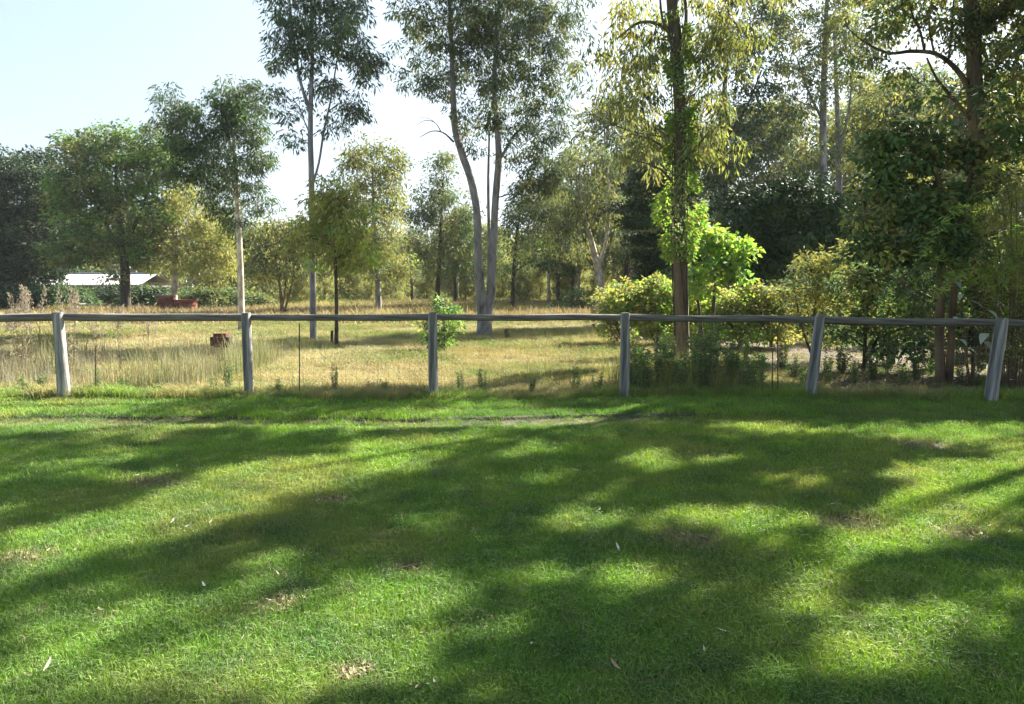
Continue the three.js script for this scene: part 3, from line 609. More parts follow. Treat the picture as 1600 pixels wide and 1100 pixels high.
tree('mid_gum', 'olive gum with dark trunk between the rounded tree and forked gum', {
  D: 48, bark: M.dark, trunk: [[683, 486, 0.16], [684, 450, 0.14], [688, 380, 0.1], [692, 280, 0.04]], leaf: { ...farLeaf, cols: [C.gum, C.mid, C.olive] }, k: 4.8,
  clumps: [[692, 258, 20, 20], [680, 298, 30, 26, 0.9], [702, 328, 40, 28], [660, 340, 28, 18, 0.8], [692, 378, 44, 28], [722, 388, 24, 34, 0.8], [652, 388, 22, 24, 0.7], [700, 420, 40, 20, 0.8], [640, 335, 18, 10, 0.8]],
});
tree('mid_gum', 'dark leaved gum just behind the forked gum', {
  D: 46, bark: M.dark, trunk: [[801, 488, 0.12], [802, 440, 0.11], [806, 380, 0.08], [815, 320, 0.03]], leaf: { ...farLeaf, cols: [C.mid, C.gum, C.olive] }, k: 4,
  clumps: [[820, 326, 30, 26], [852, 312, 30, 30], [872, 350, 32, 34], [832, 380, 34, 26, 0.9], [798, 352, 22, 26, 0.8], [860, 400, 26, 24, 0.8], [800, 420, 20, 20, 0.7]],
});
rnd = mulberry(66);
tree('leaning_gum', 'leaning gum with pale peeling trunk and hanging olive foliage', {
  D: 44, bark: M.pale, trunk: [[940, 489, 0.26], [938, 455, 0.22], [934, 420, 0.19], [926, 385, 0.16], [912, 330, 0.1], [905, 260, 0.04]], limbs: [[[934, 420, 0.12], [948, 370, 0.1], [952, 310, 0.07], [948, 250, 0.03]], [[926, 385, 0.08], [915, 345, 0.07], [900, 300, 0.03]]],
  leaf: { ...farLeaf, w: 0.06, droop: 0.75, cols: [C.olive, C.olive, C.gum], mat: M.leafThin }, k: 3.6,
  clumps: [[910, 250, 30, 30], [942, 268, 30, 34], [890, 300, 30, 34], [920, 320, 34, 34], [952, 330, 26, 38, 0.8], [878, 362, 24, 26, 0.9], [905, 385, 30, 24, 0.8], [965, 380, 16, 26, 0.6]],
});
tree('layered_conifer', 'dark conifer with flat layered boughs behind the brown trunk', {
  D: 31, bark: M.dark, trunk: [[1043, 505, 0.16], [1042, 440, 0.14], [1040, 340, 0.1], [1038, 240, 0.04]], leaf: { L: 0.16, w: 0.035, droop: 0.15, n: 60, R: 0.3, flat: 0.3, cols: [C.deep, C.deep, C.dark], mat: M.leafGloss }, k: 9, deep: 0.8,
  clumps: [[998, 322, 42, 9], [1005, 346, 46, 8], [1016, 372, 40, 8], [1000, 298, 26, 7, 0.6], [1030, 398, 40, 9], [1075, 330, 36, 9], [1080, 370, 38, 9], [1025, 425, 36, 14], [1070, 410, 36, 12], [1010, 272, 28, 10, 0.6], [1050, 300, 30, 14], [1055, 445, 40, 18]],
});
tree('dark_tree', 'tall dark trunked tree with ragged blue green crown', {
  D: 34, bark: M.dark, trunk: [[1130, 500, 0.2], [1130, 400, 0.18], [1131, 280, 0.16], [1130, 180, 0.12], [1136, 80, 0.07], [1140, -40, 0.03]], limbs: [[[1131, 220, 0.07], [1165, 170, 0.05], [1190, 110, 0.03]]],
  leaf: { ...farLeaf, L: 0.22, w: 0.06, R: 0.4, cols: [C.dark, C.gum, C.gumBlue, C.olive] }, k: 2.8,
  clumps: [[1130, 245, 42, 30], [1098, 290, 34, 24], [1165, 272, 38, 28, 0.9], [1152, 160, 38, 34, 0.8], [1192, 110, 34, 42, 0.8], [1202, 190, 38, 38, 0.8], [1190, 40, 38, 34, 0.8], [1140, 60, 36, 40, 0.7], [1180, 235, 30, 22, 0.8], [1120, 320, 34, 20], [1210, -30, 60, 40, 0.8], [1130, -40, 50, 40, 0.8]],
});
rnd = mulberry(67);
tree('straight_gum', 'straight pale gum, left of a close pair rising above shrubs'.replace(', left of a close pair rising', ' with thicker trunk rising high'), {
  D: 37, bark: M.gum, trunk: [[1284, 499, 0.24], [1284, 400, 0.21], [1285, 300, 0.19], [1286, 200, 0.16], [1288, 100, 0.12], [1292, 0, 0.08], [1295, -90, 0.03]], limbs: [[[1286, 190, 0.06], [1262, 140, 0.05], [1245, 90, 0.03]]],
  leaf: { ...farLeaf, L: 0.22, w: 0.055, R: 0.42, cols: [C.gum, C.olive, C.yellow] }, k: 2.2,
  clumps: [[1280, 60, 44, 42], [1240, 82, 38, 38], [1262, 150, 38, 34, 0.8], [1240, 212, 34, 34, 0.8], [1222, 30, 36, 36, 0.8], [1290, 110, 36, 30, 0.7], [1280, -40, 70, 50], [1230, 150, 26, 30, 0.7], [1250, 265, 30, 24, 0.8]],
});
tree('straight_gum', 'slimmer pale gum with forked top standing above the dark shrubs', {
  D: 39, bark: M.gum, trunk: [[1312, 496, 0.19], [1312, 400, 0.17], [1311, 300, 0.15], [1309, 200, 0.12], [1306, 110, 0.09], [1302, 20, 0.04]], limbs: [[[1310, 240, 0.07], [1325, 180, 0.06], [1332, 120, 0.05], [1340, 40, 0.03]]],
  leaf: { ...farLeaf, L: 0.22, w: 0.055, R: 0.42, cols: [C.gum, C.olive, C.yellow] }, k: 2.1,
  clumps: [[1322, 100, 44, 42], [1332, 180, 40, 36, 0.8], [1290, 222, 38, 30, 0.7], [1352, 60, 38, 38, 0.8], [1372, 140, 36, 36, 0.8], [1340, 240, 34, 30, 0.8], [1330, 0, 50, 40], [1380, 210, 30, 30, 0.7]],
});
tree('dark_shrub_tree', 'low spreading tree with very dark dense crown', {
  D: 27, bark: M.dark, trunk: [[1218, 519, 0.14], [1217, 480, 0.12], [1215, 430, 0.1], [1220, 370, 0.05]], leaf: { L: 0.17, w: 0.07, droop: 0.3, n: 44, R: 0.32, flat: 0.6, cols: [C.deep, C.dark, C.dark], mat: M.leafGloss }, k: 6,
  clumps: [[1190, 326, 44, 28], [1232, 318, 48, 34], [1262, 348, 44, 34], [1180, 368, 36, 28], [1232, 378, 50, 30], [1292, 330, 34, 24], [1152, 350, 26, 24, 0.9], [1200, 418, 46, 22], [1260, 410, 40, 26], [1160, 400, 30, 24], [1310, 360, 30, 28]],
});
rnd = mulberry(68);
const lushLeaf = { L: 0.16, w: 0.085, droop: 0.35, n: 26, R: 0.24, flat: 0.7, cols: [C.lime, C.lush, C.lime], mat: M.leafThin };
tree('large_leaved_shrub', 'bright lime green shrub with big leaves beside the brown trunk', {
  category: 'shrub', D: 18.5, bark: M.dark, flare: 0, trunk: [[1112, 553, 0.05], [1114, 490, 0.045], [1120, 430, 0.035], [1130, 390, 0.015]], limbs: [[[1100, 552, 0.04], [1092, 480, 0.035], [1082, 400, 0.025], [1095, 350, 0.01]]], leaf: lushLeaf, k: 2.2,
  clumps: [[1132, 388, 28, 26], [1108, 372, 18, 22], [1160, 384, 16, 16], [1126, 418, 30, 22], [1096, 408, 18, 24, 0.7], [1148, 408, 22, 16], [1090, 345, 18, 20, 0.9], [1090, 440, 30, 20, 0.7]],
});
const hedgeLeaf = { L: 0.11, w: 0.055, droop: 0.2, n: 34, R: 0.22, flat: 0.7, mat: M.leafThin };
for (const [px, top, w, cols, label] of [[975, 462, 40, [C.yellow, C.lime, C.dry], 'pale yellow shrub with a few rusty leaves beside the leaning gum'], [1025, 455, 38, [C.lush, C.lime, C.yellow], 'fresh green shrub close against the brown barked gum'], [1105, 470, 46, [C.lime, C.yellow, C.lime], 'wide yellow green shrub below the lime green one'], [1155, 466, 40, [C.yellow, C.lime, C.olive], 'twiggy yellow shrub before the dark dense tree'], [1205, 468, 36, [C.olive, C.yellow, C.mid], 'dull olive shrub below the dark dense tree']])
  tree('garden_shrub', label, { category: 'shrub', D: 20.5 + R(-0.6, 0.6), bark: M.dark, flare: 0, trunk: [[px, 541, 0.03], [px + 3, 510, 0.025], [px + R(-8, 8), top, 0.01]], limbs: [[[px, 538, 0.02], [px - w * 0.4, 500, 0.015], [px - w * 0.6, top + 8, 0.006]], [[px, 538, 0.02], [px + w * 0.4, 500, 0.015], [px + w * 0.6, top + 8, 0.006]]], leaf: { ...hedgeLeaf, cols }, k: 3, clumps: [[px, top, w, 14], [px - w * 0.4, top + 14, w * 0.7, 16], [px + w * 0.4, top + 12, w * 0.7, 16], [px, top + 26, w, 14, 0.8], [px + R(-20, 20), top - 12, w * 0.4, 10], [px - w * 0.4, top + 44, w * 0.7, 16, 0.7], [px + w * 0.4, top + 46, w * 0.7, 16, 0.7], [px, top + 62, w, 10, 0.5]] });
tree('leafy_bush', 'small leafy green bush behind a fence post before the forked gum', {
  category: 'bush', D: 18.5, bark: M.dark, flare: 0, trunk: [[694, 553, 0.02], [694, 520, 0.016], [692, 470, 0.006]], limbs: [[[694, 545, 0.012], [670, 525, 0.01], [658, 508, 0.004]]], leaf: { L: 0.1, w: 0.05, droop: 0.2, n: 22, R: 0.14, cols: [C.lush, C.mid, C.lime], mat: M.leafThin }, k: 2.2,
  clumps: [[692, 474, 14, 14], [700, 515, 16, 16], [698, 542, 18, 10], [660, 508, 12, 14, 0.6], [680, 535, 18, 10, 0.8], [705, 490, 10, 10]],
});
// ---------------------------------------------------------------- the dense growth at the right
rnd = mulberry(71);
const glossy = { L: 0.13, w: 0.055, droop: 0.4, n: 30, R: 0.24, flat: 0.6, cols: [C.dark, C.mid, C.mid, C.olive], mat: M.leafGloss };
tree('twin_stem_tree', 'broad leaved tree on two smooth tan stems behind the fence', {
  D: 12.9, bark: M.tan, rough: 0.04, trunk: [[1468, 600, 0.075], [1468, 540, 0.07], [1470, 450, 0.065], [1472, 380, 0.055], [1470, 300, 0.04], [1450, 230, 0.02]], limbs: [[[1483, 599, 0.065], [1486, 540, 0.06], [1491, 450, 0.055], [1498, 370, 0.045], [1512, 290, 0.03], [1530, 220, 0.015]]],
  leaf: glossy, k: 2.7,
  clumps: [[1410, 200, 44, 24], [1440, 240, 48, 34], [1390, 252, 38, 30], [1482, 222, 44, 28], [1422, 300, 52, 30], [1482, 300, 44, 34], [1370, 320, 34, 24], [1440, 352, 52, 34], [1502, 360, 44, 34], [1400, 392, 44, 30], [1472, 388, 44, 24], [1350, 402, 30, 30, 0.9], [1380, 432, 34, 20, 0.6], [1522, 262, 38, 34], [1552, 205, 34, 34], [1340, 350, 24, 20, 0.6], [1380, 210, 24, 18, 0.7]],
});
tree('overhanging_tree', 'tall overhanging tree with a long level limb reaching over the shrubs', {
  D: 17, bark: M.brown, trunk: [[1534, 563, 0.18], [1532, 470, 0.17], [1530, 350, 0.16], [1527, 250, 0.155], [1524, 150, 0.15], [1519, 20, 0.14], [1515, -140, 0.11], [1512, -320, 0.05]],
  limbs: [[[1525, 165, 0.07], [1500, 115, 0.055], [1465, 85, 0.045], [1425, 80, 0.04], [1390, 83, 0.03], [1350, 65, 0.02], [1320, 40, 0.01]], [[1445, 82, 0.03], [1438, 50, 0.025], [1425, 20, 0.02], [1415, -30, 0.012]], [[1482, 95, 0.025], [1487, 50, 0.02], [1490, 0, 0.016]], [[1460, 85, 0.025], [1452, 40, 0.02], [1456, 0, 0.012]], [[1526, 200, 0.05], [1495, 160, 0.04], [1465, 125, 0.03], [1448, 90, 0.02]], [[1524, 60, 0.06], [1560, 20, 0.05], [1600, -10, 0.04], [1660, -20, 0.02]]],
  leaf: { L: 0.14, w: 0.045, droop: 0.6, n: 32, R: 0.28, cols: [C.mid, C.gum, C.olive, C.olive], mat: M.leafThin }, k: 2.8, filter: p => (toPixel(p)[1] > -10 && toPixel(p)[0] < 1620) || shades(p),
  clumps: [[1560, 60, 52, 50, 1.2], [1592, 140, 44, 44, 1.2], [1585, 220, 38, 42, 1.1], [1470, 20, 44, 26, 0.8], [1430, 30, 34, 26, 0.7], [1500, 60, 26, 26, 0.8], [1410, 112, 34, 20, 0.7], [1360, 50, 34, 30, 0.7], [1560, 165, 38, 38], [1462, 150, 34, 20, 0.6], [1400, 20, 34, 26, 0.7], [1530, 20, 40, 30], [1340, 100, 28, 24, 0.6], [1600, 20, 50, 50], [1545, 290, 36, 30],
    [1500, -70, 120, 50, 1.2], [1610, -60, 100, 70, 1.2], [1410, -80, 90, 50, 1.2], [1540, -190, 150, 80, 1.2], [1660, 60, 70, 70], [1680, 180, 60, 60], [1640, -180, 120, 90], [1430, -190, 110, 70], [1560, -320, 150, 80], [1320, -110, 80, 60], [1390, -200, 100, 70, 1.3, 2.6], [1470, -270, 110, 80, 1.3, 3.2], [1350, -310, 110, 80, 1.3, 2.8], [1560, -240, 100, 80, 1.2, 3]],
});
// sprawling shrub of fine arching fronds at the fence end
{
  const D = 12.4, px = 1585, X = (px - 800) / FPX * D, g = thing('arching_shrub', 'sunlit yellow green shrub of arching feathery stems at the fence', 'shrub', X, ground(X, -D), -D);
  const wood = new Buf(), lv = new Buf(); rnd = mulberry(72);
  for (let k = 0; k < 46; k++) {
    const a = R(0, 6.283), q = R(0.5, 1.6), h = R(1.6, 3.4), o = V(Math.cos(a) * 0.2, 0, Math.sin(a) * 0.2), m = V(Math.cos(a) * q * 0.45, h * 0.8, Math.sin(a) * q * 0.45), t = V(Math.cos(a) * q, h, Math.sin(a) * q * 0.8), e = V(Math.cos(a) * q * 1.5, h * R(0.55, 0.85), Math.sin(a) * q * 1.1);
    const pts = [o, m, t, e], c = new THREE.CatmullRomCurve3(pts); limb(wood, pts, [0.009, 0.007, 0.005, 0.002], 5, 4, 0.05);
    const col = tint([C.yellow, C.lime, C.olive, C.lime][k % 4], 0.15);
    for (let j = 0; j < 190; j++) { const p = c.getPoint(0.06 + 0.94 * Math.pow(rnd(), 0.7)); leaf(lv, p.x + R(-0.05, 0.05), p.y + R(-0.05, 0.05), p.z + R(-0.05, 0.05), R(-1, 1), R(-0.9, 0.5), R(-1, 1), R(0.08, 0.19), R(0.014, 0.026), tint(col, 0.2)); }
  }
  part(g, 'stems', wood.geo(), M.tan); part(g, 'foliage', lv.geo(), M.leafThin);
}
rnd = mulberry(73);
const oliveLeaf = { L: 0.11, w: 0.03, droop: 0.35, n: 32, R: 0.2, mat: M.leaf };
tree('olive_shrub', 'tall olive yellow shrub with feathery tips left bright by the sun'.replace(' left bright by the sun', ' behind the leaning fence post'), {
  category: 'shrub', D: 16.6, bark: M.dark, flare: 0, trunk: [[1270, 563, 0.04], [1272, 500, 0.035], [1280, 430, 0.015]], limbs: [[[1270, 560, 0.03], [1250, 500, 0.025], [1240, 440, 0.01]], [[1270, 560, 0.03], [1300, 490, 0.025], [1310, 410, 0.01]]], leaf: { ...oliveLeaf, cols: [C.olive, C.yellow, C.olive, C.gum] }, k: 3,
  clumps: [[1262, 420, 26, 22], [1300, 412, 30, 26], [1282, 450, 36, 24], [1242, 455, 26, 20], [1305, 475, 34, 24], [1260, 485, 34, 18], [1285, 520, 36, 20, 0.7]],
});
tree('olive_shrub', 'shaded brownish shrub under the broad leaved tree', {
  category: 'shrub', D: 15, bark: M.dark, flare: 0, trunk: [[1350, 577, 0.04], [1352, 510, 0.03], [1350, 440, 0.015]], limbs: [[[1350, 570, 0.03], [1380, 510, 0.025], [1400, 450, 0.01]]], leaf: { ...oliveLeaf, w: 0.045, cols: [C.olive, C.mid, C.mid, C.gum] }, k: 2.6,
  clumps: [[1335, 440, 34, 30], [1380, 470, 38, 28], [1340, 490, 36, 24], [1410, 490, 36, 24], [1440, 510, 34, 22, 0.8], [1370, 520, 40, 18, 0.7], [1320, 520, 26, 20, 0.6]],
});
tree('olive_shrub', 'dark low shrub filling the gap behind the twin tan stems', {
  category: 'shrub', D: 14.2, bark: M.dark, flare: 0, trunk: [[1520, 586, 0.03], [1522, 520, 0.025], [1530, 450, 0.01]], limbs: [], leaf: { ...glossy, L: 0.12, cols: [C.dark, C.mid, C.deep] }, k: 2.2,
  clumps: [[1530, 440, 40, 34], [1560, 480, 36, 30], [1510, 500, 34, 26], [1450, 540, 36, 20, 0.6], [1420, 560, 34, 14, 0.5], [1560, 530, 34, 22, 0.7], [1590, 440, 40, 40]],
});
// plant with large pale drooping leaves by the tan stems
{
  rnd = mulberry(74);
  const D = 12.4, px = 1520, X = (px - 800) / FPX * D, g = thing('pale_leaf_plant', 'plant with large pale drooping leaves beside the twin tan stems', 'plant', X, ground(X, -D), -D), st = new Buf();
  for (const [x, y, s] of [[1500, 440, 1], [1540, 450, 0.8], [1515, 470, 1], [1548, 500, 0.7], [1510, 505, 0.9], [1530, 520, 1.3], [1545, 535, 1.2], [1498, 530, 0.8], [1550, 470, 0.8], [1520, 545, 1], [1490, 495, 0.7], [1535, 485, 0.9], [1505, 460, 0.8], [1555, 520, 0.8]]) {
    const p = P(x, y, D); p.x -= X; p.y -= g.position.y; p.z = R(-0.25, 0.25); twig(st, V(R(-0.04, 0.04), 0, R(-0.04, 0.04)), p, 0.008);
    const b = new Buf(), L = 0.22 * s, W = 0.1 * s, a = R(-0.9, 0.9), n = 6, col = tint(C.pale, 0.15);
    for (let k = 0; k <= n; k++) { const t = k / n, w = W / 2 * Math.sin(Math.PI * Math.min(1, 0.12 + t * 0.88)) , u = L * t, y2 = -L * 0.55 * t * t; for (const e of [-1, 0, 1]) { const lx = Math.sin(a) * u + Math.cos(a) * w * e, lz = Math.cos(a) * u - Math.sin(a) * w * e; b.p.push(p.x + lx, p.y + y2 + Math.abs(e) * w * 0.25, p.z + lz); b.c.push(...col); } }
    for (let k = 0; k < n; k++) for (const e of [0, 1]) { const q = k * 3 + e; b.i.push(q, q + 1, q + 3, q + 3, q + 1, q + 4); }
    const gg = b.geo(); gg.computeVertexNormals(); part(g, 'leaf', gg, M.leafGloss);
  }
  part(g, 'stems', st.geo(), M.tan);
}
// understorey between the trees
rnd = mulberry(76);
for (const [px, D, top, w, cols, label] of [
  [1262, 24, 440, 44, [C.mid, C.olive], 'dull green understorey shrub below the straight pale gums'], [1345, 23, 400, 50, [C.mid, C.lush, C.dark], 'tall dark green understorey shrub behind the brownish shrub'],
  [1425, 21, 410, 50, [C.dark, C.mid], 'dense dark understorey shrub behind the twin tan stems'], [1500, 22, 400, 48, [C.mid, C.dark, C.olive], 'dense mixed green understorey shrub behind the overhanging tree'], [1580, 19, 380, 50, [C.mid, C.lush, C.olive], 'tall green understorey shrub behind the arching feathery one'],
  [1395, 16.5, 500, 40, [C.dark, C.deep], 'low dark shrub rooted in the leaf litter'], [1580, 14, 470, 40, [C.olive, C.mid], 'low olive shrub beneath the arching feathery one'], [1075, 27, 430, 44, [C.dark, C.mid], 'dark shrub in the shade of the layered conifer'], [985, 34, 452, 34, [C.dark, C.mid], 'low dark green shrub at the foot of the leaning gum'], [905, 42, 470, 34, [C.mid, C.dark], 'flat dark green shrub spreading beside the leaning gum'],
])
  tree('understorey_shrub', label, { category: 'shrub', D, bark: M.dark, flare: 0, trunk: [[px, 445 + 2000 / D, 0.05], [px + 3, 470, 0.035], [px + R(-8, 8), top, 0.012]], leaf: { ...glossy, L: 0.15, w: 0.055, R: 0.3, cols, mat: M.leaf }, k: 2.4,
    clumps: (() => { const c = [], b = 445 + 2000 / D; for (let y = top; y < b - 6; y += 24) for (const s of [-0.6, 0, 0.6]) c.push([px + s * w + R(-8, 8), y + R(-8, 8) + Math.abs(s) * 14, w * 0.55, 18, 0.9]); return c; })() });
// climbing vine wrapped round the brown barked gum
{
  rnd = mulberry(75);
  const D = 15.7, base = P(1064, 445, D); base.y = ground(base.x, -D);
  const g = thing('climbing_vine', 'leafy green vine wrapped up the trunk of the brown barked gum', 'vine', base.x, base.y, base.z), st = new Buf(), lv = new Buf();
  const axis = [[1065, 572], [1062, 400], [1062, 300], [1063, 200], [1060, 120], [1055, 50], [1050, 0]].map(([x, y]) => P(x, y, D).sub(base)), c = new THREE.CatmullRomCurve3(axis);
  for (let k = 0; k < 5; k++) { const pts = []; for (let j = 0; j <= 16; j++) { const t = j / 16, p = c.getPoint(0.02 + t * 0.9), a = k * 1.26 + t * 5 + N(k, t * 4); pts.push(V(p.x + Math.cos(a) * 0.15, p.y, p.z + Math.sin(a) * 0.15)); } pts[0].y = -0.05; limb(st, pts, [0.014, 0.01, 0.005], 5, 3, 0.1); }
  for (let j = 0; j < 7000; j++) {
    const t = 0.16 + 0.76 * Math.pow(rnd(), 1.1), p = c.getPoint(t), a = R(0, 6.283);
    const px = toPixel(p.clone().add(base)), bulge = 0.135 + 0.22 * Math.exp(-Math.pow((px[1] - 330) / 45, 2)) + 0.06 * (N(a, t * 14) + 0.4);
    if (N(Math.cos(a) + 5, t * 18, 3) < (t > 0.55 ? 0.1 : -0.2)) continue;
    const q = bulge + Math.abs(R(-0.03, 0.12)); const col = tint([C.lush, C.lime, C.yellow, C.lime][j % 4], 0.2);
    leaf(lv, p.x + Math.cos(a) * q, p.y + R(-0.05, 0.05), p.z + Math.sin(a) * q, Math.cos(a) + R(-0.5, 0.5), R(-1.3, 0.2), Math.sin(a) + R(-0.5, 0.5), R(0.06, 0.12), R(0.04, 0.07), col);
  }
  part(g, 'stems', st.geo(), M.dark); part(g, 'foliage', lv.geo(), M.leafThin);
}
// ---------------------------------------------------------------- trees that stand out of the frame to the right and shade the lawn
rnd = mulberry(81);
const shadeLeaf = { L: 0.17, w: 0.06, droop: 0.5, n: 34, R: 0.34, cols: [C.mid, C.gum, C.olive], mat: M.leaf };
function offTree(label, x, D, h, r, low, k) {
  const g = thing('lawn_gum', label, 'tree', x, ground(x, -D), -D), wood = new Buf(), lv = new Buf(), nodes = [];
  const top = V(R(-0.4, 0.4), h * 0.85, R(-0.4, 0.4)), pts = [V(0, -0.12, 0), V(0, 0.3, 0), V(R(-0.1, 0.1), h * 0.3, R(-0.1, 0.1)), V(R(-0.3, 0.3), h * 0.6, R(-0.3, 0.3)), top];
  limb(wood, pts, [0.28, 0.2, 0.17, 0.12, 0.04], 12, 6, 0.08);
  for (let j = 0; j < 34; j++) {
    const t = low + (1 - low) * rnd(), a = R(0, 6.283), q = r * Math.sqrt(R(0.08, 1)) * Math.sin(Math.PI * clamp(0.2 + (t - low) / (1 - low) * 0.75, 0, 1)), c = V(Math.cos(a) * q, h * t, Math.sin(a) * q), s = R(0.8, 1.5);
    const f = new THREE.CatmullRomCurve3(pts).getPoint(clamp(t * 0.8 - 0.08, 0.1, 0.95)), m = f.clone().lerp(c, 0.5); m.y += 0.2;
    limb(wood, [f, m, c], [0.05, 0.035, 0.012], 6, 3, 0.1);
    foliage(wood, lv, c, V(s, s * 0.75, s), k, shadeLeaf, p => shades(p.clone().add(g.position)));
  }
  part(g, 'trunk', wood.geo(), M.brown); part(g, 'crown', lv.geo(), M.leaf);
}
offTree('tall brown trunked gum on the lawn side past the fence end', 12.6, 13.6, 12, 3.6, 0.35, 3.2);
offTree('spreading gum whose crown shades the lawn beside the fence', 11.2, 8.6, 11, 3.8, 0.35, 3.4);
offTree('spreading gum on the open lawn beyond the fallen leaves', 9.2, 3.6, 10, 3.4, 0.4, 3.2);
// ---------------------------------------------------------------- far trees
rnd = mulberry(91);
function farTree(name, label, h, r, low, lf, mat, n, group) {
  const g = thing(name, label, 'tree', 0, 0, 0, group), wood = new Buf(), lv = new Buf();
  const pts = [V(0, -0.2, 0), V(R(-0.15, 0.15), h * 0.3, 0), V(R(-0.4, 0.4), h * 0.6, R(-0.3, 0.3)), V(R(-0.4, 0.4), h * 0.9, 0)], cv = new THREE.CatmullRomCurve3(pts);
  limb(wood, pts, [0.2, 0.15, 0.1, 0.04], 8, 4, 0.08);
  for (let j = 0; j < n; j++) {
    const t = low + (1 - low) * (j + 0.5) / n, a = j * 2.4 + R(-0.4, 0.4), q = r * Math.sqrt(R(0.15, 1)) * Math.sin(Math.PI * clamp(0.25 + (t - low) / (1 - low) * 0.68, 0, 1)), c = V(Math.cos(a) * q, h * t, Math.sin(a) * q);
    const f = cv.getPoint(clamp(t * 0.85 - 0.06, 0.1, 0.95)), m = f.clone().lerp(c, 0.5); m.y += 0.1 * q;
    limb(wood, [f, m, c], [0.05, 0.035, 0.015], 5, 2, 0.1);
    foliage(wood, lv, c, V(r * R(0.28, 0.42), r * R(0.22, 0.36), r * R(0.28, 0.42)), 4, lf, null, false);
  }
  part(g, 'trunk', wood.geo(), mat); part(g, 'crown', lv.geo(), lf.mat); return g;
}
const fl = (cols, w = 0.08) => ({ L: 0.32, w, droop: 0.5, n: 26, R: 0.55, cols, mat: M.leafThin });
const protos = [
  [farTree('distant_gum', 'pale trunked gum with airy olive crown in the far clearing', 11, 2.6, 0.38, fl([C.olive, C.gum]), M.pale, 16, 'gums in the far clearing'), 'a'],
  [farTree('distant_bushy_tree', 'bushy yellow green tree in the far clearing', 6.5, 2.4, 0.07, fl([C.yellow, C.olive, C.olive], 0.1), M.tan, 14, 'bushy trees in the far clearing'), 'b'],
  [farTree('distant_dark_tree', 'dark stemmed narrow tree in the far clearing', 8.5, 1.7, 0.34, fl([C.gum, C.mid, C.olive]), M.dark, 13, 'dark stemmed trees in the far clearing'), 'c'],
];
{
  const taken = [0, 0, 0];
  const put = (k, px, D, h) => {
    const base = [11, 6.5, 8.5][k], X = (px - 800) / FPX * D, s = h / base, o = protos[k][0];
    const near = [[260, 'beyond the farm shed'], [420, 'behind the slender gums'], [540, 'behind the slim blue green gum'], [625, 'behind the rounded grey green tree'], [735, 'around the olive gum with dark trunk'], [885, 'behind the forked gum'], [1000, 'around the leaning gum'], [1100, 'behind the layered conifer'], [1235, 'behind the tall dark trunked tree'], [1400, 'behind the straight pale gums'], [9999, 'behind the broad leaved tree']].find(q => px < q[0])[1];
    const label = ['airy pale trunked gum ', 'bushy yellow green tree ', 'narrow dark stemmed tree '][k] + near + ' in the clearing';
    const tagIt = o => { o.userData.label = label; o.userData.group = ['far gums ', 'far bushy trees ', 'far narrow trees '][k] + near; };
    if (!taken[k]++) { o.position.set(X, ground(X, -D), -D); o.rotation.y = R(0, 6.28); o.scale.setScalar(s); tagIt(o); } else tagIt(copyOf(o, null, X, ground(X, -D), -D, R(0, 6.28), s));
  };
  for (const [k, px, D, h] of [
    [1, 470, 66, 6], [1, 545, 70, 6.5], [2, 577, 75, 6], [2, 594, 72, 7], [1, 630, 95, 7], [1, 655, 90, 6], [2, 645, 62, 6], [0, 715, 70, 8], [2, 712, 60, 6.5], [1, 735, 85, 7], [1, 770, 80, 7],
    [2, 772, 66, 6.5], [2, 838, 72, 6], [1, 826, 90, 6.5], [1, 870, 78, 6], [2, 872, 58, 7], [0, 905, 62, 9], [0, 858, 66, 10], [2, 894, 60, 7], [0, 958, 64, 10], [0, 970, 70, 12], [0, 985, 58, 11], [2, 975, 52, 8],
    [1, 1000, 60, 6], [0, 1020, 62, 13], [0, 1075, 56, 13], [0, 1165, 54, 13], [0, 1215, 52, 13], [0, 1340, 50, 13], [0, 1380, 46, 13], [0, 1360, 60, 16], [0, 1480, 42, 12], [0, 1550, 42, 12], [0, 1600, 40, 12],
    [1, 415, 58, 5.5], [1, 350, 60, 6.5], [2, 330, 56, 7], [0, 300, 70, 10], [1, 240, 72, 7], [0, 120, 75, 9], [0, 60, 78, 9], [0, 0, 72, 10], [0, 190, 80, 10], [1, 390, 85, 7], [1, 440, 90, 7.5], [1, 500, 95, 8], [0, 520, 88, 10], [1, 570, 105, 8], [1, 610, 110, 8], [1, 690, 105, 7], [1, 800, 100, 7], [1, 850, 105, 8], [1, 920, 95, 8],
    [1, 1050, 46, 6], [0, 940, 58, 14.5], [0, 1405, 48, 14], [1, 478, 58, 2.6], [1, 508, 62, 3], [1, 560, 64, 2.4], [1, 618, 70, 3.2], [1, 637, 78, 4], [1, 668, 66, 2.6], [1, 706, 82, 4.2], [1, 728, 64, 2.4], [1, 786, 74, 3.6], [1, 812, 64, 2.6], [1, 844, 70, 3], [1, 884, 66, 3.4], [1, 898, 76, 4.5], [1, 942, 66, 3.5], [1, 432, 70, 3.4], [1, 400, 66, 3], [1, 1180, 44, 6], [1, 1330, 40, 6], [1, 1420, 36, 6], [1, 1560, 34, 6], [1, 1500, 38, 6.5], [1, 1270, 46, 6.5],
  ]) put(k, px, D, h);
}
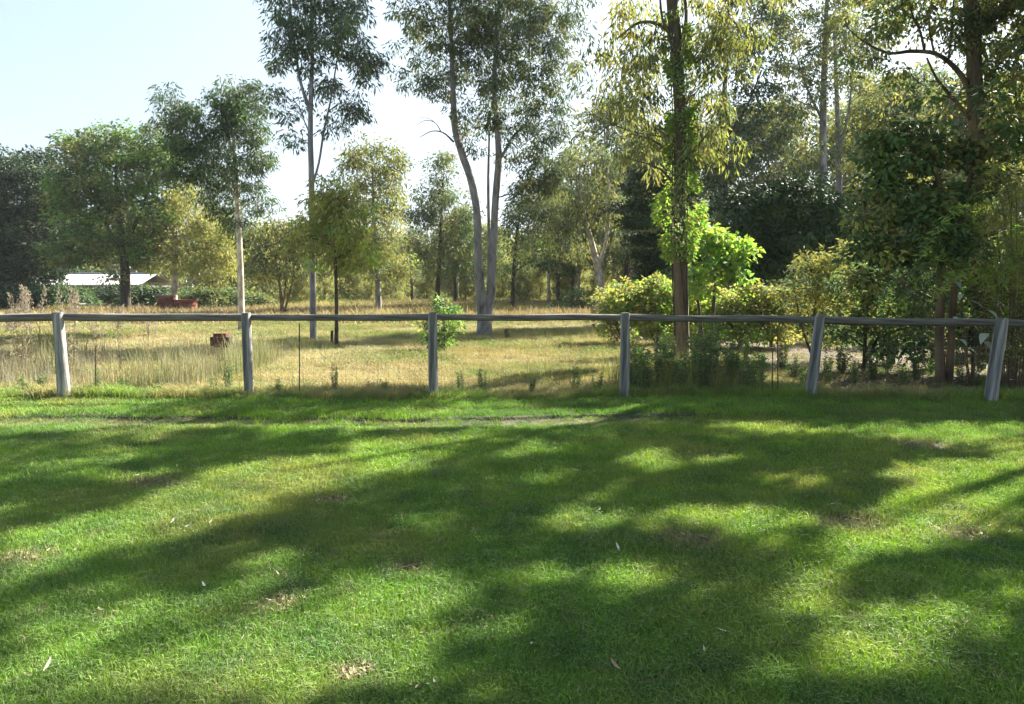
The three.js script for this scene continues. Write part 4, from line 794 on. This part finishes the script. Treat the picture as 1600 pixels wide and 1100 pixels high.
{
  // the wood that closes the clearing: too far to tell its trees apart
  rnd = mulberry(95);
  const lv = new Buf(), wood = new Buf(), lf = { L: 0.75, w: 0.3, droop: 0.4, n: 18, R: 1.0, cols: [C.olive, C.gum, C.mid, C.yellow], mat: M.leafThin };
  for (let x = -160; x < 160; x += 2.6) {
    const z = -128 - 14 * N(x * 0.02, 7) - R(0, 14), h = 7 + 3.2 * N(x * 0.05, 2) + R(-1.5, 2) + smooth(Math.abs(x), 30, 90) * 4;
    limb(wood, [V(x, -0.3, z), V(x + R(-0.5, 0.5), h * 0.8, z)], [0.22, 0.08], 5, 2, 0.1);
    for (let j = 0; j < 4; j++) { const s = R(1.5, 2.4); foliage(wood, lv, V(x + R(-1.6, 1.6), R(0.22, 1) * h * 0.9, z + R(-1.5, 1.5)), V(s, s * 0.85, s), 2.6, lf, null, false); }
  }
  const w = thing('far_wood', 'hazy line of woodland closing the far end of the paddock', 'woodland', 0, 0, 0); w.userData.kind = 'stuff';
  part(w, 'trunks', wood.geo(), M.gum).userData.kind = 'stuff'; part(w, 'foliage', lv.geo(), M.leafThin).userData.kind = 'stuff';
}
// ---------------------------------------------------------------- undergrowth at the far left, weeds by the fence
rnd = mulberry(101);
for (const [px, D, cols, label] of [[20, 40, [C.deep, C.dark], 'dark shrub at the foot of the drooping dark tree'], [105, 47.6, [C.dark, C.mid], 'dark shrub under the broad tree beside the trough'], [235, 47, [C.dark, C.deep, C.mid], 'dark shrub behind the rusty drums'], [330, 46, [C.mid, C.olive, C.dark], 'rough green shrub beside the slender gum trunk'], [62, 52, [C.deep, C.dark], 'dark shrub between the drooping dark tree and the shed'], [165, 53, [C.dark, C.deep], 'dark shrub in front of the shed door'], [290, 50, [C.dark, C.mid], 'dark shrub under the yellow crown of the thin pale gum'], [370, 52, [C.mid, C.olive], 'olive shrub behind the white edged slender trunk']])
  tree('paddock_shrub', label, { category: 'shrub', D, bark: M.dark, flare: 0, trunk: [[px, 490, 0.06], [px + 4, 460, 0.04], [px, 440, 0.02]], leaf: { ...broad, R: 0.4, cols }, k: 5, clumps: [[px - 20, 464, 26, 12], [px + 20, 466, 26, 12], [px, 460, 26, 12], [px, 476, 34, 12], [px + 34, 474, 20, 10], [px - 34, 474, 20, 10]] });
{
  // plants of the weed bed at the fence
  rnd = mulberry(102);
  const spots = [[990, 11.5, 0.62], [1010, 11.35, 0.5], [1035, 11.6, 0.72], [1055, 11.4, 0.55], [1080, 11.7, 0.8], [1098, 11.4, 0.62], [1112, 11.6, 0.9], [1132, 11.45, 0.6], [1150, 11.7, 0.7], [1168, 11.5, 0.45], [1110, 12.3, 0.95], [1045, 12.3, 0.7], [1185, 11.9, 0.5], [1000, 12.2, 0.6]];
  const bed = [];
  for (const [px, D, h0] of spots) {
    const h = h0 * 1.15;
    const X = (px - 800) / FPX * D, g = thing('weed_plant', 'leafy green weed growing through the fence below the vine clad gum', 'weed', X, ground(X, -D), -D, 'weeds growing through the fence'), st = new Buf(), lv = new Buf();
    for (let k = 0; k < 11; k++) {
      const a = R(0, 6.283), q = R(0.05, 0.2), t = V(Math.cos(a) * q, h * R(0.6, 1.1), Math.sin(a) * q), o = V(Math.cos(a) * 0.05, -0.02, Math.sin(a) * 0.05), m = o.clone().lerp(t, 0.5).add(V(R(-0.03, 0.03), 0, R(-0.03, 0.03)));
      limb(st, [o, m, t], [0.005, 0.004, 0.002], 4, 2, 0.05);
      const c = new THREE.CatmullRomCurve3([o, m, t]), col = tint([C.lush, C.mid, C.mid, C.olive][k % 4], 0.2);
      for (let j = 0; j < 46; j++) { const p = c.getPoint(R(0.12, 1)); leaf(lv, p.x, p.y, p.z, R(-1, 1), R(-0.5, 0.7), R(-1, 1), R(0.05, 0.11), R(0.014, 0.03), tint(col, 0.2)); }
    }
    part(g, 'stems', st.geo(), M.tan); part(g, 'foliage', lv.geo(), M.leafThin); bed.push(g);
  }
  // the same weeds, lower, in the litter under the trees
  [[1240, 13.4, 0.55], [1258, 12.6, 0.5], [1296, 13.2, 0.6], [1318, 14.4, 0.8], [1342, 12.8, 0.5], [1368, 13.6, 0.7], [1392, 14.6, 0.85], [1412, 12.7, 0.5], [1436, 13.5, 0.7], [1456, 14.6, 0.8], [1505, 13.2, 0.7], [1530, 12.5, 0.5], [1560, 13.4, 0.8], [1588, 12.8, 0.7], [1225, 15.2, 0.7], [1190, 14.6, 0.6], [1165, 16, 0.7]].forEach(([px, D, s], i) => {
    const X = (px - 800) / FPX * D, c = copyOf(bed[i % bed.length], 'low leafy weed in the leaf litter beneath the shrubs', X, ground(X, -D), -D, R(0, 6.28), s); c.userData.group = 'weeds in the leaf litter';
  });
  [[30, 11.3, 0.4], [62, 11.5, 0.5], [150, 11.35, 0.35], [190, 11.5, 0.45], [245, 11.3, 0.35], [330, 11.4, 0.4], [352, 11.55, 0.5], [430, 11.3, 0.35], [520, 11.4, 0.4], [600, 11.35, 0.35], [720, 11.4, 0.45], [755, 11.5, 0.5], [830, 11.35, 0.4], [900, 11.5, 0.5], [935, 11.4, 0.45]].forEach(([px, D, s], i) => {
    const X = (px - 800) / FPX * D, c = copyOf(bed[(i * 3) % bed.length], 'small green weed at the foot of the fence beside dry grass', X, ground(X, -D), -D, R(0, 6.28), s); c.userData.group = 'small weeds along the fence foot';
  });
}
{
  // tall dry plume weeds that rise above the rail
  rnd = mulberry(103);
  const mk = (label) => {
    const g = thing('plume_weed', label, 'weed', 0, 0, 0, 'tall dry plume weeds behind the fence'), st = new Buf(), lv = new Buf();
    for (let k = 0; k < 5; k++) {
      const a = R(0, 6.283), q = R(0.05, 0.22), h = R(1.1, 1.55), o = V(0, -0.02, 0), t = V(Math.cos(a) * q, h, Math.sin(a) * q); limb(st, [o, o.clone().lerp(t, 0.5).add(V(R(-0.03, 0.03), 0, 0)), t], [0.006, 0.004, 0.002], 4, 2, 0.05);
      for (let j = 0; j < 90; j++) { const u = rnd(), w = 0.055 * Math.sin(Math.PI * (0.15 + 0.8 * u)); leaf(lv, t.x * (0.75 + 0.3 * u) + R(-w, w), h * (0.72 + 0.3 * u), t.z * (0.75 + 0.3 * u) + R(-w, w), R(-0.6, 0.6), R(0.2, 1), R(-0.6, 0.6), R(0.03, 0.07), R(0.01, 0.02), tint([0.28, 0.235, 0.165], 0.2)); }
      for (let j = 0; j < 14; j++) { const u = R(0.1, 0.7); leaf(lv, t.x * u, h * u, t.z * u, R(-1, 1), R(-0.3, 0.8), R(-1, 1), R(0.1, 0.2), 0.015, tint([0.25, 0.22, 0.12], 0.2)); }
    }
    part(g, 'stems', st.geo(), M.tan); part(g, 'plume', lv.geo(), M.leafThin); return g;
  };
  const label = 'tall dry weed with a feathery tan plume behind the rail', protos = [mk(label), mk(label)];
  [[35, 13, 0.98], [48, 13.6, 1.02], [28, 14.5, 0.9], [110, 13.2, 1.0], [103, 14, 0.85], [185, 14, 0.8], [228, 14.2, 0.8], [12, 13.2, 0.8], [150, 14.5, 0.72]].forEach(([px, D, s], i) => {
    const X = (px - 800) / FPX * D; if (i < 2) { protos[i].position.set(X, ground(X, -D), -D); protos[i].scale.setScalar(s); } else copyOf(protos[i % 2], null, X, ground(X, -D), -D, R(0, 6.28), s);
  });
}
// ---------------------------------------------------------------- fallen leaves and bark on the lawn
{
  rnd = mulberry(111);
  const leafGeo = (L, w, curl) => { const b = new Buf(); for (let k = 0; k <= 5; k++) { const t = k / 5, ww = w / 2 * Math.sin(Math.PI * (0.06 + 0.9 * t)); for (const e of [-1, 0, 1]) b.p.push((t - 0.5) * L, curl * (t - 0.5) * (t - 0.5) * 4 + Math.abs(e) * ww * 0.35, e * ww + 0.2 * w * Math.sin(t * 3)); } for (let k = 0; k < 5; k++) for (const e of [0, 1]) { const q = k * 3 + e; b.i.push(q, q + 1, q + 3, q + 3, q + 1, q + 4); } const g = b.geo(); g.computeVertexNormals(); return g; };
  const mats = [[0.55, 0.47, 0.36], [0.45, 0.34, 0.24], [0.6, 0.56, 0.48], [0.33, 0.22, 0.15]].map(c => new THREE.MeshStandardMaterial({ color: new THREE.Color().setRGB(...c), roughness: 0.75, side: THREE.DoubleSide }));
  const geos = [leafGeo(0.12, 0.028, 0.015), leafGeo(0.09, 0.03, 0.02), leafGeo(0.15, 0.03, 0.01)];
  const at = [[1453, 828], [1462, 834], [1508, 828], [1520, 836], [1532, 842], [1545, 832], [1575, 842], [1462, 951], [1478, 984], [1490, 990], [1507, 975], [1512, 983], [936, 806], [160, 964], [276, 985], [318, 926], [678, 1076], [652, 1084], [664, 1080], [640, 1082], [708, 985], [662, 1000], [830, 1018], [965, 865], [1205, 1020], [1100, 1030], [1130, 1000], [962, 1052], [1420, 925], [186, 822], [270, 826], [295, 832], [330, 825], [434, 908], [278, 735], [575, 770], [945, 700], [770, 716], [900, 742], [1385, 685], [1375, 680], [1515, 704], [1200, 865], [1060, 905], [75, 1052], [118, 870], [215, 750], [620, 672], [1310, 960], [1555, 1075], [1300, 800], [1075, 785], [1110, 785], [1336, 822], [660, 800]];
  at.forEach(([px, py], i) => {
    const p = onGround(px, py), m = new THREE.Mesh(geos[i % 3], mats[i % 4 === 3 && i % 8 !== 3 ? 2 : i % 4]); m.name = numbered('fallen_leaf'); m.position.set(p.x, ground(p.x, p.z) + 0.034, p.z); m.rotation.set(R(-0.3, 0.3), R(0, 6.28), R(-0.35, 0.35)); m.scale.setScalar(R(0.28, 0.56)); m.castShadow = m.receiveShadow = true; scene.add(m);
    tag(m, 'pale dry gum leaf lying on the lawn', 'leaf', 'fallen leaves on the lawn');
  });
  const spots = []; for (const [p, r] of BARE) for (let k = 0; k < 60; k++) { const a = R(0, 6.283), q = r * Math.sqrt(rnd()) * 1.3; spots.push([p.x + Math.cos(a) * q, p.z + Math.sin(a) * q, R(0.3, 0.6), tint([[0.3, 0.2, 0.13], [0.4, 0.32, 0.22], [0.16, 0.1, 0.07]][k % 3], 0.2)]); }
  for (let k = 0; k < 420; k++) { const d = 2.8 * Math.pow(11 / 2.8, rnd()), x = R(-1, 1) * (0.4 + d * 0.68); spots.push([x, -d, R(0.2, 0.5), tint([[0.34, 0.25, 0.16], [0.45, 0.38, 0.28]][k % 2], 0.2)]); }
  for (let k = 0; k < 2600; k++) spots.push([R(3.4, 12), -R(11.3, 20), R(0.5, 1.2), tint([[0.25, 0.17, 0.11], [0.36, 0.28, 0.19], [0.16, 0.11, 0.08]][k % 3], 0.2)]);
  const g = leafGeo(0.1, 0.028, 0.02); g.translate(0, 0.03, 0);
  scatter('leaf_litter', 'brown crumbled leaf litter lying in patches on the ground', 'leaf litter', g, new THREE.MeshStandardMaterial({ color: 0xffffff, roughness: 0.85, side: THREE.DoubleSide }), spots);
  const a = onGround(606, 900), c = onGround(684, 880), m = a.clone().lerp(c, 0.5), t = thing('bark_strip', 'dark curled strip of bark lying in the lawn', 'bark', m.x, 0, m.z), b = new Buf(), pts = [a, m, c].map((p, i) => V(p.x - m.x, ground(p.x, p.z) + 0.014 + (i === 1 ? 0.008 : 0), p.z - m.z + (i === 1 ? 0.03 : 0)));
  limb(b, pts, [0.006, 0.014, 0.004], 7, 6, 0.5, true); part(t, 'bark', b.geo(), M.dark);
}
scene.fog = new THREE.FogExp2(0xe6edf5, 0.0003);
renderer.render(scene, camera);
